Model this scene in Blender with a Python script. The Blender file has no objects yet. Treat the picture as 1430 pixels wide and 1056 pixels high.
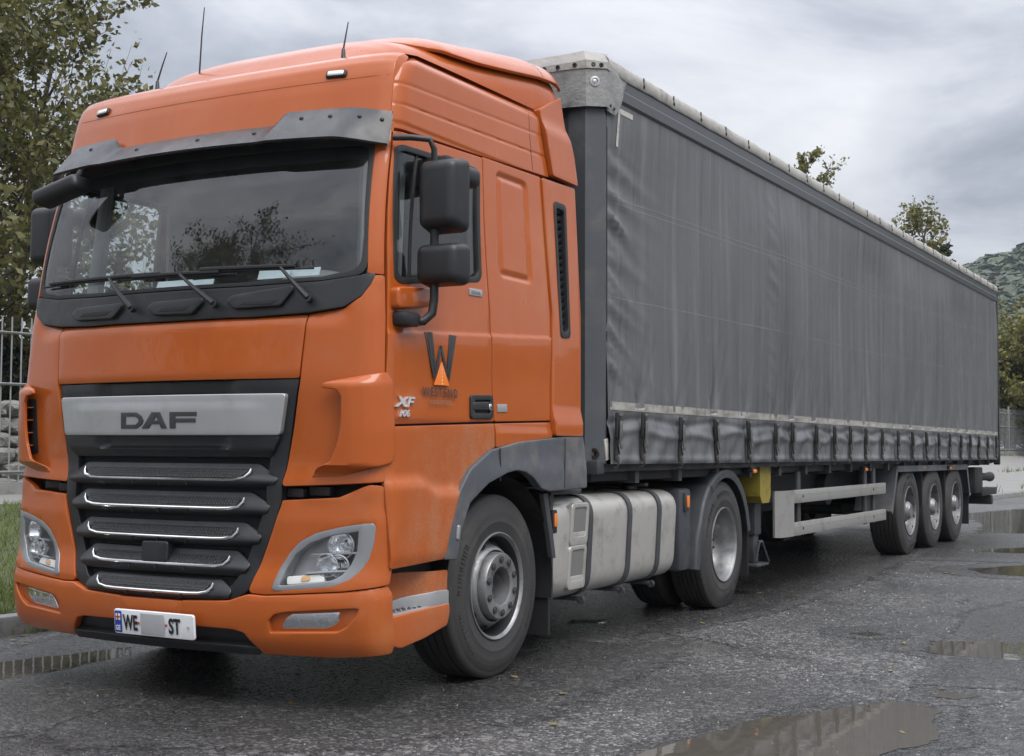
import bpy, bmesh, math, random
import numpy as np
from mathutils import Vector, Matrix
random.seed(7); rng = np.random.default_rng(7)
scene = bpy.context.scene
C = scene.collection
PI = math.pi

# ------------------------------------------------------------------ camera
cam = bpy.data.cameras.new('camera'); camo = bpy.data.objects.new('camera', cam); C.objects.link(camo)
fw = Vector((-0.48030058, 0.8754907, 0.05317314)); rt = Vector((0.87683534, 0.48077061, 0.00440673)); up = Vector((0.02170603, -0.04874064, 0.99857558))
camo.matrix_world = Matrix(((rt.x, up.x, -fw.x, 4.73399), (rt.y, up.y, -fw.y, -4.90228), (rt.z, up.z, -fw.z, 1.27458), (0, 0, 0, 1)))
cam.sensor_width = 36; cam.lens = 36 * 1807.4 / 1430; cam.clip_start = .1; cam.clip_end = 6000
scene.camera = camo

# ------------------------------------------------------------------ world: overcast sky
SUN_EL, SUN_AZ = math.radians(55), math.radians(116)      # azimuth from +Y towards +X
w = bpy.data.worlds.new('World'); scene.world = w; w.use_nodes = True
nt = w.node_tree; nt.nodes.clear()
def N(t, **k):
    n = nt.nodes.new(t)
    for a, b in k.items(): setattr(n, a, b)
    return n
def L(a, b): nt.links.new(a, b)
def math_(op, a, b=None, clamp=False):
    n = N('ShaderNodeMath', operation=op); n.use_clamp = clamp
    for i, v in enumerate((a, b)):
        if v is None: continue
        if isinstance(v, (int, float)): n.inputs[i].default_value = v
        else: L(v, n.inputs[i])
    return n.outputs[0]
def vmath(op, a, b=None):
    n = N('ShaderNodeVectorMath', operation=op)
    for i, v in enumerate((a, b)):
        if v is None: continue
        if isinstance(v, tuple): n.inputs[i].default_value = v
        else: L(v, n.inputs[i])
    return n.outputs[0]
def noise(vec, scale, detail=4, rough=.5, dist=0, out='Fac'):
    n = N('ShaderNodeTexNoise'); n.inputs['Scale'].default_value = scale; n.inputs['Detail'].default_value = detail
    n.inputs['Roughness'].default_value = rough; n.inputs['Distortion'].default_value = dist
    if vec is not None: L(vec, n.inputs['Vector'])
    return n.outputs[out]
def ramp(fac, *stops):
    n = N('ShaderNodeValToRGB'); e = n.color_ramp.elements
    while len(e) < len(stops): e.new(.5)
    for el, (p, c) in zip(e, stops): el.position = p; el.color = (*c, 1) if isinstance(c, tuple) else (c, c, c, 1)
    L(fac, n.inputs[0]); return n.outputs[0]
def mixc(fac, a, b, mode='MIX'):
    n = N('ShaderNodeMix', data_type='RGBA', blend_type=mode)
    for i, v in ((0, fac), (6, a), (7, b)):
        if isinstance(v, (int, float)): n.inputs[i].default_value = v
        elif isinstance(v, tuple): n.inputs[i].default_value = (*v, 1)
        else: L(v, n.inputs[i])
    return n.outputs[2]
def maprange(v, a, b, c, d, smooth=False):
    n = N('ShaderNodeMapRange'); n.interpolation_type = 'SMOOTHSTEP' if smooth else 'LINEAR'
    for i, x in enumerate((v, a, b, c, d)):
        if isinstance(x, (int, float)): n.inputs[i].default_value = x
        else: L(x, n.inputs[i])
    return n.outputs[0]
tc = N('ShaderNodeTexCoord').outputs['Generated']
sp = N('ShaderNodeSeparateXYZ'); L(tc, sp.inputs[0])
zc = math_('MAXIMUM', sp.outputs[2], 0.0)
den = math_('ADD', zc, .20)
cb = N('ShaderNodeCombineXYZ'); L(math_('DIVIDE', sp.outputs[0], den), cb.inputs[0]); L(math_('DIVIDE', sp.outputs[1], den), cb.inputs[1]); L(math_('MULTIPLY', zc, 1.5), cb.inputs[2])
n1 = noise(cb.outputs[0], 1.25, 8, .6, .45); n2 = noise(vmath('ADD', cb.outputs[0], (4.3, 1.7, 0)), .55, 3, .5, .2)
cl = math_('ADD', math_('MULTIPLY', n1, .80), math_('MULTIPLY', n2, .24))
ccol = ramp(cl, (.38, (.26, .285, .335)), (.47, (.38, .40, .45)), (.56, (.54, .555, .60)), (.70, (.70, .71, .735)))
grad = math_('ADD', math_('MULTIPLY', math_('MULTIPLY', zc, zc), 3.0), .64)      # overcast: brighter overhead than at the horizon
cbg = N('ShaderNodeBackground'); L(ccol, cbg.inputs[0]); L(grad, cbg.inputs[1])
sky = N('ShaderNodeTexSky', sky_type='NISHITA'); sky.sun_disc = False; sky.sun_elevation = SUN_EL; sky.sun_rotation = SUN_AZ
sbg = N('ShaderNodeBackground'); L(sky.outputs[0], sbg.inputs[0]); sbg.inputs[1].default_value = .10
mx = N('ShaderNodeMixShader'); mx.inputs[0].default_value = .94; L(sbg.outputs[0], mx.inputs[1]); L(cbg.outputs[0], mx.inputs[2])
L(mx.outputs[0], N('ShaderNodeOutputWorld').inputs[0])

sun = bpy.data.lights.new('sun', 'SUN'); sun.energy = 1.5; sun.angle = math.radians(35); sun.color = (1, .965, .92)
suno = bpy.data.objects.new('sun', sun); C.objects.link(suno)
sd = Vector((math.sin(SUN_AZ) * math.cos(SUN_EL), math.cos(SUN_AZ) * math.cos(SUN_EL), math.sin(SUN_EL)))
suno.rotation_euler = sd.to_track_quat('Z', 'Y').to_euler(); suno.location = sd * 60
vs = scene.view_settings; vs.view_transform = 'Standard'; vs.look = 'None'; vs.gamma = 1; vs.exposure = 0.74; vs.use_curve_mapping = False

# ------------------------------------------------------------------ materials
MATS = {}
def mat(name, col, rough=.5, metal=0., coat=0., var=0., vscale=6., bump=0., bscale=60., bdist=.01, dirt=0., dcol=(.16, .14, .12), dscale=3., rvar=0., spec=.5, trans=None):
    """principled material with colour variation, fine relief and grime from noise"""
    global nt
    m = bpy.data.materials.new(name); m.use_nodes = True; nt = m.node_tree
    b = nt.nodes['Principled BSDF']; o = N('ShaderNodeTexCoord').outputs['Object']
    c = col
    if var: c = mixc(noise(o, vscale, 5, .6), tuple(x * (1 - var) for x in col), tuple(min(1, x * (1 + var)) for x in col))
    if dirt:
        d = maprange(noise(o, dscale, 8, .68, .4), .48, .72, 0, dirt, True); c = mixc(d, c, dcol)
    if isinstance(c, tuple): b.inputs['Base Color'].default_value = (*c, 1)
    else: L(c, b.inputs['Base Color'])
    b.inputs['Metallic'].default_value = metal; b.inputs['Specular IOR Level'].default_value = spec
    if rvar: L(maprange(noise(o, vscale * 1.7, 6, .65), .3, .7, max(.02, rough - rvar), min(1, rough + rvar)), b.inputs['Roughness'])
    else: b.inputs['Roughness'].default_value = rough
    if coat: b.inputs['Coat Weight'].default_value = coat; b.inputs['Coat Roughness'].default_value = .08
    if bump:
        bn = N('ShaderNodeBump'); bn.inputs['Strength'].default_value = bump; bn.inputs['Distance'].default_value = bdist
        L(noise(o, bscale, 4, .6), bn.inputs['Height']); L(bn.outputs[0], b.inputs['Normal'])
    if trans: b.inputs['Transmission Weight'].default_value = trans
    MATS[name] = m; return m
def glass(name, tint, ior=1.6, dust=.0):
    """thin pane: fresnel mirror over a tinted see-through sheet with a little dust"""
    global nt
    m = bpy.data.materials.new(name); m.use_nodes = True; nt = m.node_tree; nt.nodes.clear()
    fr = N('ShaderNodeFresnel'); bf = N('ShaderNodeNewGeometry').outputs['Backfacing']; L(maprange(bf, 0, 1, ior, 1 / ior), fr.inputs[0])      # same mirror strength from both faces
    g = N('ShaderNodeBsdfGlossy'); g.inputs['Roughness'].default_value = .012
    t = N('ShaderNodeBsdfTransparent'); t.inputs[0].default_value = (*tint, 1)
    x = N('ShaderNodeMixShader'); L(fr.outputs[0], x.inputs[0]); L(t.outputs[0], x.inputs[1]); L(g.outputs[0], x.inputs[2])
    if dust:
        d = N('ShaderNodeBsdfDiffuse'); d.inputs[0].default_value = (.42, .42, .40, 1)
        o = N('ShaderNodeTexCoord').outputs['Object']
        y = N('ShaderNodeMixShader'); L(maprange(noise(o, 5, 8, .7), .4, .75, .0, dust), y.inputs[0]); L(x.outputs[0], y.inputs[1]); L(d.outputs[0], y.inputs[2]); x = y
    L(x.outputs[0], N('ShaderNodeOutputMaterial').inputs[0])
    MATS[name] = m; return m

def orange_paint(name, mud):
    global nt
    m = bpy.data.materials.new(name); m.use_nodes = True; nt = m.node_tree; b = nt.nodes['Principled BSDF']
    o = N('ShaderNodeTexCoord').outputs['Object']
    st = vmath('MULTIPLY', o, (9, 9, .7))
    c = mixc(noise(o, 2.2, 5, .6), (.355, .075, .011), (.42, .096, .016))
    streak = maprange(noise(st, 1.0, 6, .65), .52, .78, 0, .22, True)
    c = mixc(streak, c, (.45, .15, .055))
    grime = maprange(noise(o, 3.1, 9, .72, .5), .55, .8, 0, .30, True)
    c = mixc(grime, c, (.30, .20, .13))
    fade = maprange(noise(o, 1.3, 3, .5), .62, .75, 0, .35, True)
    c = mixc(fade, c, (.45, .165, .05))
    if mud:
        v = N('ShaderNodeTexVoronoi'); v.inputs['Scale'].default_value = 95; L(o, v.inputs['Vector'])
        spots = maprange(v.outputs['Distance'], .15, .34, .75, 0); 
        dw = vmath('MULTIPLY', vmath('SUBTRACT', o, (0, 1.35, .45)), (0, 1, 1)); ln_ = N('ShaderNodeVectorMath', operation='LENGTH'); L(dw, ln_.inputs[0])
        near_ = maprange(ln_.outputs['Value'], .62, 1.35, 1, 0, True)                                      # road spray thrown up by the front wheel
        patch = math_('MULTIPLY', math_('ADD', near_, .12), maprange(noise(vmath('MULTIPLY', o, (1, 1.0, .6)), 6, 7, .7), .36, .66, .1, mud, True))
        c = mixc(math_('MULTIPLY', spots, patch), c, (.55, .33, .20)); c = mixc(math_('MULTIPLY', patch, .45), c, (.32, .19, .115))
    L(c, b.inputs['Base Color'])
    L(maprange(noise(o, 7, 6, .6), .3, .7, .26 + mud * .1, .42 + mud * .2), b.inputs['Roughness'])
    b.inputs['Coat Weight'].default_value = .7 - mud * .4; b.inputs['Coat IOR'].default_value = 1.42; b.inputs['Specular IOR Level'].default_value = .2; b.inputs['Coat Roughness'].default_value = .03 + mud * .25
    bn = N('ShaderNodeBump'); bn.inputs['Strength'].default_value = .035; bn.inputs['Distance'].default_value = .01
    L(noise(o, 5, 2, .5), bn.inputs['Height']); L(bn.outputs[0], b.inputs['Coat Normal'])
    MATS[name] = m; return m
orange_paint('orange', 0); orange_paint('orange_muddy', 1.0); orange_paint('orange_low', .45)
mat('black_plastic', (.014, .0145, .016), .45, var=.25, vscale=9, bump=.25, bscale=260, bdist=.002, dirt=.5, dcol=(.045, .043, .041), rvar=.08)
mat('grille_plastic', (.0125, .0135, .0155), .38, var=.2, vscale=9, bump=.2, bscale=260, bdist=.002, dirt=.45, dcol=(.05, .048, .046), rvar=.08)
mat('visor_plastic', (.024, .024, .027), .34, spec=.4, var=.25, vscale=5, bump=.08, bscale=30, bdist=.004, dirt=.5, dcol=(.07, .068, .07), rvar=.10)
mat('arch_plastic', (.075, .080, .090), .5, var=.18, vscale=8, bump=.2, bscale=220, bdist=.002, dirt=.7, dcol=(.17, .155, .14), rvar=.1)
mat('rubber', (.018, .018, .019), .62, var=.2, dirt=.3, dcol=(.05, .048, .045))
mat('dark_gap', (.010, .010, .011), .8)
mat('chrome', (.72, .72, .73), .16, 1.0, dirt=.4, dcol=(.3, .29, .28))
mat('silver_trim', (.42, .425, .43), .36, .55, var=.06, dirt=.45, dcol=(.28, .27, .25), rvar=.08)
def mesh_material():
    global nt
    m = bpy.data.materials.new('grille_mesh'); m.use_nodes = True; nt = m.node_tree; b = nt.nodes['Principled BSDF']; o = N('ShaderNodeTexCoord').outputs['Object']
    v = N('ShaderNodeTexVoronoi'); v.inputs['Scale'].default_value = 62; v.inputs['Randomness'].default_value = .25; L(vmath('MULTIPLY', o, (1, .2, 1.35)), v.inputs['Vector'])
    c = mixc(maprange(v.outputs['Distance'], .28, .44, 0, 1, True), (.001, .001, .001), (.013, .0133, .014)); L(c, b.inputs['Base Color']); b.inputs['Roughness'].default_value = .5
    bn = N('ShaderNodeBump'); bn.inputs['Strength'].default_value = 1; bn.inputs['Distance'].default_value = .006; L(v.outputs['Distance'], bn.inputs['Height']); L(bn.outputs[0], b.inputs['Normal']); MATS['grille_mesh'] = m
mesh_material()
mat('silver_paint', (.27, .28, .29), .36, .45, coat=.1, var=.05, dirt=.35, dcol=(.25, .24, .22))
mat('badge_grey', (.055, .057, .06), .4, .3)
mat('plate_white', (.70, .71, .72), .4, dirt=.35, dcol=(.4, .38, .35))
mat('plate_black', (.012, .012, .013), .45)
mat('plate_patch', (.36, .365, .37), .6, var=.12, vscale=30)
mat('plate_blue', (.02, .055, .30), .4)
mat('red_mark', (.40, .05, .03), .5)
mat('amber', (.75, .20, .02), .25, coat=.6)
mat('amber_soft', (.62, .36, .14), .25, coat=.5)
mat('lamp_white', (.75, .74, .70), .22, coat=.6)
mat('lamp_red', (.30, .02, .015), .3, coat=.5)
mat('reflector', (.82, .83, .84), .10, 1.0, bump=.22, bscale=26, bdist=.01)
mat('lamp_body', (.42, .42, .425), .3, .35)
mat('badge_chrome', (.86, .86, .87), .22, .7)
mat('guard_plastic', (.042, .045, .052), .5, var=.2, vscale=7, bump=.15, bscale=120, bdist=.003, dirt=.7, dcol=(.085, .08, .075), rvar=.1)
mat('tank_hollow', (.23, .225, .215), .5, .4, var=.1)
mat('nut_steel', (.07, .068, .066), .5, .6, var=.3, vscale=30)
mat('rim_trailer', (.20, .20, .20), .5, .6, var=.25, vscale=14, dirt=.8, dcol=(.07, .062, .055), dscale=9)
mat('rim_metal', (.27, .272, .275), .45, .7, var=.15, vscale=14, dirt=.75, dcol=(.11, .10, .09), dscale=9, rvar=.12)
mat('rim_dark', (.065, .066, .068), .5, .6, var=.2, vscale=12, dirt=.7, dcol=(.06, .055, .05), dscale=8)
mat('hub_steel', (.25, .25, .255), .45, .6, var=.2, vscale=18, dirt=.85, dcol=(.09, .078, .068), dscale=11)
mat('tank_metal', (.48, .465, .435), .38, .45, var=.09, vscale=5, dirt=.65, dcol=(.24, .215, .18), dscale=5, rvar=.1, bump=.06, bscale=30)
mat('strap_rubber', (.045, .047, .05), .55, dirt=.4, dcol=(.1, .095, .09))
mat('frame_dark', (.012, .0125, .0135), .6, var=.3, dirt=.6, dcol=(.06, .052, .045))
mat('frame_grey', (.042, .044, .048), .55, var=.2, dirt=.6, dcol=(.09, .08, .07))
mat('trailer_grey', (.062, .068, .076), .45, var=.12, dirt=.55, dcol=(.14, .13, .12))
mat('rail_grey', (.075, .078, .083), .34, .2, var=.15, vscale=3, dirt=.6, dcol=(.07, .068, .066))
mat('alu_plank', (.33, .325, .31), .5, .45, var=.1, vscale=4, dirt=.8, dcol=(.22, .19, .15), dscale=4)
mat('yellow_paint', (.25, .195, .028), .5, dirt=.9, dcol=(.10, .08, .03), dscale=7)
mat('wall_grey', (.24, .24, .235), .8)
mat('dash', (.10, .10, .102), .6, var=.1); mat('dash_light', (.40, .40, .39), .65)
mat('seat_cloth', (.075, .076, .085), .85, var=.2, vscale=30)
mat('curtain_cloth', (.34, .345, .345), .85, var=.1)
mat('paper', (.55, .62, .66), .7, var=.15, vscale=40)
mat('mirror_glass', (.75, .76, .78), .02, 1.0)
mat('logo_grey', (.030, .031, .033), .4, var=.2, vscale=40)
mat('logo_light', (.20, .145, .11), .5)
mat('logo_orange', (.80, .19, .020), .4, coat=.3)
mat('logo_yellow', (.85, .50, .12), .5)
mat('tape_white', (.46, .44, .40), .5, var=.25, vscale=25, dirt=.9, dcol=(.2, .18, .15), dscale=14)
mat('cap_tarp', (.235, .235, .225), .55, var=.2, vscale=7, dirt=.9, dcol=(.11, .10, .09), dscale=4, bump=.4, bscale=14, bdist=.03)
mat('roof_tarp', (.33, .32, .295), .6, var=.18, vscale=6, dirt=.9, dcol=(.15, .135, .11), dscale=5, bump=.4, bscale=18, bdist=.02)
mat('buckle_metal', (.23, .22, .20), .4, .8, dirt=.9, dcol=(.05, .045, .04), dscale=30)
mat('buckle_black', (.02, .02, .021), .5)
mat('metal_rusty', (.055, .046, .040), .7, .3, var=.4, vscale=30)
glass('windscreen_glass', (.88, .93, .92), 1.95, .06)
glass('side_glass', (.70, .74, .73), 1.8, .05)
glass('lamp_glass', (.95, .96, .97), 1.5, .06)

# ------------------------------------------------------------------ mesh helpers
def mesh_obj(name, verts, faces, material, parent=None, smooth=True, sharp=38):
    me = bpy.data.meshes.new(name)
    me.from_pydata([tuple(map(float, v)) for v in verts], [], faces)
    bm = bmesh.new(); bm.from_mesh(me)
    bmesh.ops.remove_doubles(bm, verts=bm.verts, dist=1e-6)
    if smooth:
        ca = math.radians(sharp)
        for f in bm.faces: f.smooth = True
        for e in bm.edges:
            if len(e.link_faces) == 2 and e.calc_face_angle(0) > ca: e.smooth = False
    bm.to_mesh(me); bm.free()
    return link(name, me, material, parent)
def link(name, me, material, parent=None):
    o = bpy.data.objects.new(name, me); C.objects.link(o)
    if material: me.materials.clear(); me.materials.append(MATS[material] if isinstance(material, str) else material)
    if parent: o.parent = parent
    return o
def empty(name, loc, label, cat, group=None, rz=0):
    o = bpy.data.objects.new(name, None); C.objects.link(o); o.location = loc; o.rotation_euler = (0, 0, rz); o.empty_display_size = .3
    return tag(o, label, cat, group)
def tag(o, label=None, cat=None, group=None, kind=None):
    for k, v in (('label', label), ('category', cat), ('group', group), ('kind', kind)):
        if v: o[k] = v
    return o

class MB:
    """collects shapes into one mesh"""
    def __init__(s): s.v = []; s.f = []
    def add(s, v, f):
        n = len(s.v); s.v += [tuple(map(float, p)) for p in v]; s.f += [tuple(i + n for i in q) for q in f]; return s
    def box(s, x0, x1, y0, y1, z0, z1, b=0., rot=None, seg=2):
        bm = bmesh.new(); bmesh.ops.create_cube(bm, size=1)
        for v in bm.verts: v.co = Vector(((x0 + x1) / 2 + v.co.x * (x1 - x0), (y0 + y1) / 2 + v.co.y * (y1 - y0), (z0 + z1) / 2 + v.co.z * (z1 - z0)))
        if b: bmesh.ops.bevel(bm, geom=bm.edges[:], offset=b, segments=seg, affect='EDGES', profile=.5)
        if rot:
            cen = Vector(((x0 + x1) / 2, (y0 + y1) / 2, (z0 + z1) / 2)); R = rot.to_matrix() if hasattr(rot, 'to_matrix') else rot
            for v in bm.verts: v.co = R @ (v.co - cen) + cen
        bm.verts.index_update(); s.add([v.co[:] for v in bm.verts], [[v.index for v in f.verts] for f in bm.faces]); bm.free(); return s
    def cyl(s, p0, p1, r, seg=16, r2=None, cap=True):
        return s.tube([p0, p1], [r, r if r2 is None else r2], seg, cap)
    def tube(s, pts, r, seg=8, cap=True):
        pts = [Vector(p) for p in pts]; n = len(pts); rr = r if isinstance(r, (list, tuple)) else [r] * n
        v = []; f = []; ref = None
        for i, p in enumerate(pts):
            t = (pts[min(i + 1, n - 1)] - pts[max(i - 1, 0)]).normalized()
            if ref is None: ref = Vector((0, 0, 1)) if abs(t.z) < .9 else Vector((1, 0, 0))
            a = (ref - t * ref.dot(t)).normalized(); ref = a; b = t.cross(a)
            v += [p + (a * math.cos(k * 2 * PI / seg) + b * math.sin(k * 2 * PI / seg)) * rr[i] for k in range(seg)]
        for i in range(n - 1):
            for k in range(seg):
                k2 = (k + 1) % seg; f.append((i * seg + k, i * seg + k2, (i + 1) * seg + k2, (i + 1) * seg + k))
        if cap: f += [tuple(range(seg - 1, -1, -1)), tuple((n - 1) * seg + k for k in range(seg))]
        return s.add(v, f)
    def lathe(s, prof, cen, axis='x', seg=64, sgn=1, closed=False):
        v = []; f = []; n = len(prof); c = Vector(cen)
        for k in range(seg):
            a = 2 * PI * k / seg; ca, sa = math.cos(a), math.sin(a)
            for ax, r in prof:
                d = (ax * sgn, r * ca, r * sa) if axis == 'x' else ((r * ca, ax * sgn, r * sa) if axis == 'y' else (r * ca, r * sa, ax * sgn))
                v.append(c + Vector(d))
        flip = (sgn < 0) ^ (axis == 'y')
        for k in range(seg):
            k2 = (k + 1) % seg
            for i in range(n if closed else n - 1):
                i2 = (i + 1) % n; q = (k * n + i, k * n + i2, k2 * n + i2, k2 * n + i)
                f.append(q[::-1] if flip else q)
        return s.add(v, f)
    def prism(s, poly, axis, a, b):
        n = len(poly); ar = sum(poly[i][0] * poly[(i + 1) % n][1] - poly[(i + 1) % n][0] * poly[i][1] for i in range(n))
        P = list(poly) if ar > 0 else list(poly)[::-1]
        mk = {'x': lambda p, q, t: (t, p, q), 'y': lambda p, q, t: (p, t, q), 'z': lambda p, q, t: (p, q, t)}[axis]
        v = [mk(p, q, a) for p, q in P] + [mk(p, q, b) for p, q in P]
        f = [tuple(range(n)), tuple(range(2 * n - 1, n - 1, -1))] + [(i + n, (i + 1) % n + n, (i + 1) % n, i) for i in range(n)]
        if (axis == 'y') ^ (b > a): f = [q[::-1] for q in f]
        return s.add(v, f)
    def grid(s, fn, us, vs_, flip=False):
        v = [fn(u, t) for u in us for t in vs_]; m = len(vs_); f = []
        for i in range(len(us) - 1):
            for j in range(m - 1):
                q = (i * m + j, (i + 1) * m + j, (i + 1) * m + j + 1, i * m + j + 1); f.append(q[::-1] if flip else q)
        return s.add(v, f)
    def build(s, name, material, parent=None, sharp=38, smooth=True): return mesh_obj(name, s.v, s.f, material, parent, smooth, sharp)

def rpoly(pts, r, n=4):
    """round the corners of a 2-D polygon; r may be a list"""
    out = []; m = len(pts)
    for i, p in enumerate(pts):
        ri = r[i] if isinstance(r, (list, tuple)) else r
        p = np.array(p, float); a = np.array(pts[i - 1], float); b = np.array(pts[(i + 1) % m], float)
        la, lb = np.linalg.norm(a - p), np.linalg.norm(b - p); d = min(ri, la * .48, lb * .48)
        if d < 1e-4: out.append(tuple(p)); continue
        A = p + (a - p) / la * d; B = p + (b - p) / lb * d
        for k in range(n + 1):
            t = k / n; out.append(tuple((1 - t) ** 2 * A + 2 * t * (1 - t) * p + t * t * B))
    return out
def area2(P): return sum(P[i][0] * P[(i + 1) % len(P)][1] - P[(i + 1) % len(P)][0] * P[i][1] for i in range(len(P)))
def split_hole(outer, hole):
    """outer (ccw) with one hole -> two simple polygons"""
    if area2(outer) < 0: outer = outer[::-1]
    if area2(hole) < 0: hole = hole[::-1]
    il = min(range(len(hole)), key=lambda i: hole[i][0]); ir = max(range(len(hole)), key=lambda i: hole[i][0])
    def hit(p, sg):
        best = None
        for i in range(len(outer)):
            a, b = outer[i], outer[(i + 1) % len(outer)]
            if (a[1] - p[1]) * (b[1] - p[1]) > 0 or abs(a[1] - b[1]) < 1e-9: continue
            t = (p[1] - a[1]) / (b[1] - a[1]); x = a[0] + t * (b[0] - a[0])
            if (x - p[0]) * sg > 1e-6 and (best is None or abs(x - p[0]) < abs(best[1][0] - p[0])): best = (i, (x, p[1]))
        return best
    (el, pl), (er, pr) = hit(hole[il], -1), hit(hole[ir], 1)
    n = len(outer); m = len(hole)
    def chain(P, i, j, k):     # vertices i..j inclusive, cyclic
        o = []; 
        while True:
            o.append(P[i % k])
            if i % k == j % k: return o
            i += 1
    low = [pl] + chain(outer, el + 1, er, n) + [pr] + chain(hole[::-1], m - 1 - ir, m - 1 - il, m)
    upp = [pr] + chain(outer, er + 1, el, n) + [pl] + chain(hole[::-1], m - 1 - il, m - 1 - ir, m)
    return [low, upp]
def cut_grid(polys, du, dv):
    bm = bmesh.new()
    for P in polys:
        Q = []
        for p in P:
            if not Q or abs(p[0] - Q[-1][0]) + abs(p[1] - Q[-1][1]) > 1e-6: Q.append(p)
        if abs(Q[0][0] - Q[-1][0]) + abs(Q[0][1] - Q[-1][1]) < 1e-6: Q.pop()
        if area2(Q) < 0: Q = Q[::-1]
        bm.faces.new([bm.verts.new((p[0], p[1], 0)) for p in Q])
    for k, d in ((0, du), (1, dv)):
        lo = min(v.co[k] for v in bm.verts); hi = max(v.co[k] for v in bm.verts); n = int((hi - lo) / d)
        for i in range(1, n + 1):
            c = lo + (hi - lo) * i / (n + 1) + 1.3e-4; no = (1, 0, 0) if k == 0 else (0, 1, 0)
            bmesh.ops.bisect_plane(bm, geom=bm.verts[:] + bm.edges[:] + bm.faces[:], dist=1e-5, plane_co=(c, 0, 0) if k == 0 else (0, c, 0), plane_no=no)
    bmesh.ops.remove_doubles(bm, verts=bm.verts, dist=2e-4)
    bm.verts.index_update()
    V = [(v.co.x, v.co.y) for v in bm.verts]; F = [[v.index for v in f.verts] for f in bm.faces]
    bd = {}
    for e in bm.edges:
        if len(e.link_faces) == 1:
            l = e.link_loops[0]; bd[l.vert.index] = l.link_loop_next.vert.index
    bm.free(); return V, F, bd
def frame(fn, u, v, e=1e-4):
    p = np.asarray(fn(u, v), float); a = np.asarray(fn(u + e, v)) - np.asarray(fn(u - e, v)); b = np.asarray(fn(u, v + e)) - np.asarray(fn(u, v - e))
    n = np.cross(a, b); return p, n / (np.linalg.norm(n) + 1e-12)
def panel(name, outer, material, parent, fn, hole=None, h=0., t=.02, du=.07, dv=.07, b=.003, s=1):
    """a plate cut to an outline in (u, v), laid on the surface fn, with rounded edges and thickness"""
    if s < 0: outer = [(-u, v) for u, v in outer]; hole = [(-u, v) for u, v in hole] if hole else None
    hh = h if callable(h) else (lambda u, v: h)
    V, F, bd = cut_grid(split_hole(list(outer), list(hole)) if hole else [list(outer)], du, dv)
    verts = []; 
    for u, v in V:
        p, n = frame(fn, u, v); verts.append(p + n * hh(abs(u) if s < 0 else u, v))
    faces = [tuple(f) for f in F]
    prev = {j: i for i, j in bd.items()}; ring = {}
    for i in bd:
        if i not in prev: continue
        a, c, q = np.array(V[prev[i]]), np.array(V[bd[i]]), np.array(V[i])
        e1 = q - a; e2 = c - q; n1 = np.array([e1[1], -e1[0]]) / (np.linalg.norm(e1) + 1e-9); n2 = np.array([e2[1], -e2[0]]) / (np.linalg.norm(e2) + 1e-9)
        m = n1 + n2; l = np.linalg.norm(m); m = m / l / max(.5, math.sqrt(max(.0, (1 + n1 @ n2) / 2))) if l > 1e-6 else n1
        ids = []
        for ou, dd in ((.42 * b, .10 * b), (.8 * b, .42 * b), (b, b), (b, t)):
            uu, vv = q + m * ou; p, n = frame(fn, uu, vv); verts.append(p + n * (hh(abs(uu) if s < 0 else uu, vv) - dd)); ids.append(len(verts) - 1)
        ring[i] = [i] + ids
    for i, j in bd.items():
        if i in ring and j in ring:
            for k in range(4): faces.append((ring[i][k], ring[i][k + 1], ring[j][k + 1], ring[j][k]))
    return mesh_obj(name, verts, faces, material, parent, True, 50)
def text_mesh(name, body, fn, u0, v0, size, material, parent, wx=1., shear=0., off=0., h=.004, align='LEFT', sp=1., depth=.0):
    cu = bpy.data.curves.new(name, 'FONT'); cu.body = body; cu.size = size; cu.shear = shear; cu.offset = off; cu.align_x = align; cu.space_character = sp; cu.resolution_u = 3
    tmp = bpy.data.objects.new(name, cu); me = bpy.data.meshes.new_from_object(tmp); bpy.data.objects.remove(tmp); bpy.data.curves.remove(cu)
    v = []; f = [tuple(p.vertices) for p in me.polygons]
    for q in me.vertices:
        p, n = frame(fn, u0 + q.co.x * wx, v0 + q.co.y); v.append(p + n * h)
    bpy.data.meshes.remove(me)
    if depth:
        ed = {}
        for q in f:
            for a, b in zip(q, q[1:] + q[:1]): ed[(a, b)] = 1
        n0 = len(v); nn = frame(fn, u0, v0)[1] * depth
        v += [np.array(q) - nn for q in v]
        for (a, b) in list(ed):
            if (b, a) not in ed: f.append((a, a + n0, b + n0, b))
    return mesh_obj(name, v, f, material, parent, False)
# ------------------------------------------------------------------ tractor cab skin: (arc length u round the cab from its nose, height z)
def _plan():
    X1, K = 1.15, .12; pts = [(x, K * x * x) for x in np.linspace(0, X1, 60)]
    a0 = math.atan(2 * K * X1); R = (1.245 - X1) / (1 - math.sin(a0)); cy = pts[-1][1] + R * math.cos(a0); cx = 1.245 - R
    pts += [(cx + R * math.sin(a), cy - R * math.cos(a)) for a in np.linspace(a0, PI / 2, 24)[1:]] + [(1.245, 2.6)]
    P = np.array(pts); return np.concatenate([[0], np.cumsum(np.hypot(*np.diff(P, axis=0).T))]), P
PU, PP = _plan()
Z0 = [.2, .30, .45, .62, .70, 1.10, 1.16, 1.60, 1.93, 2.07, 2.25, 2.425, 2.60, 2.78, 3.0, 3.12, 3.2, 3.3]; Y0 = [.08, .0, -.03, -.03, 0, 0, .02, 0, .02, .043, .064, .094, .137, .193, .24, .27, .32, .42]
def _smooth(zs, ys):        # soften the profile a little so reflections flow
    g = np.linspace(zs[0], zs[-1], 400); v = np.interp(g, zs, ys); k = np.hanning(17); k /= k.sum()
    return g, np.convolve(np.pad(v, 8, 'edge'), k, 'valid')
GZ, GY = _smooth(Z0, Y0)
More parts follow.
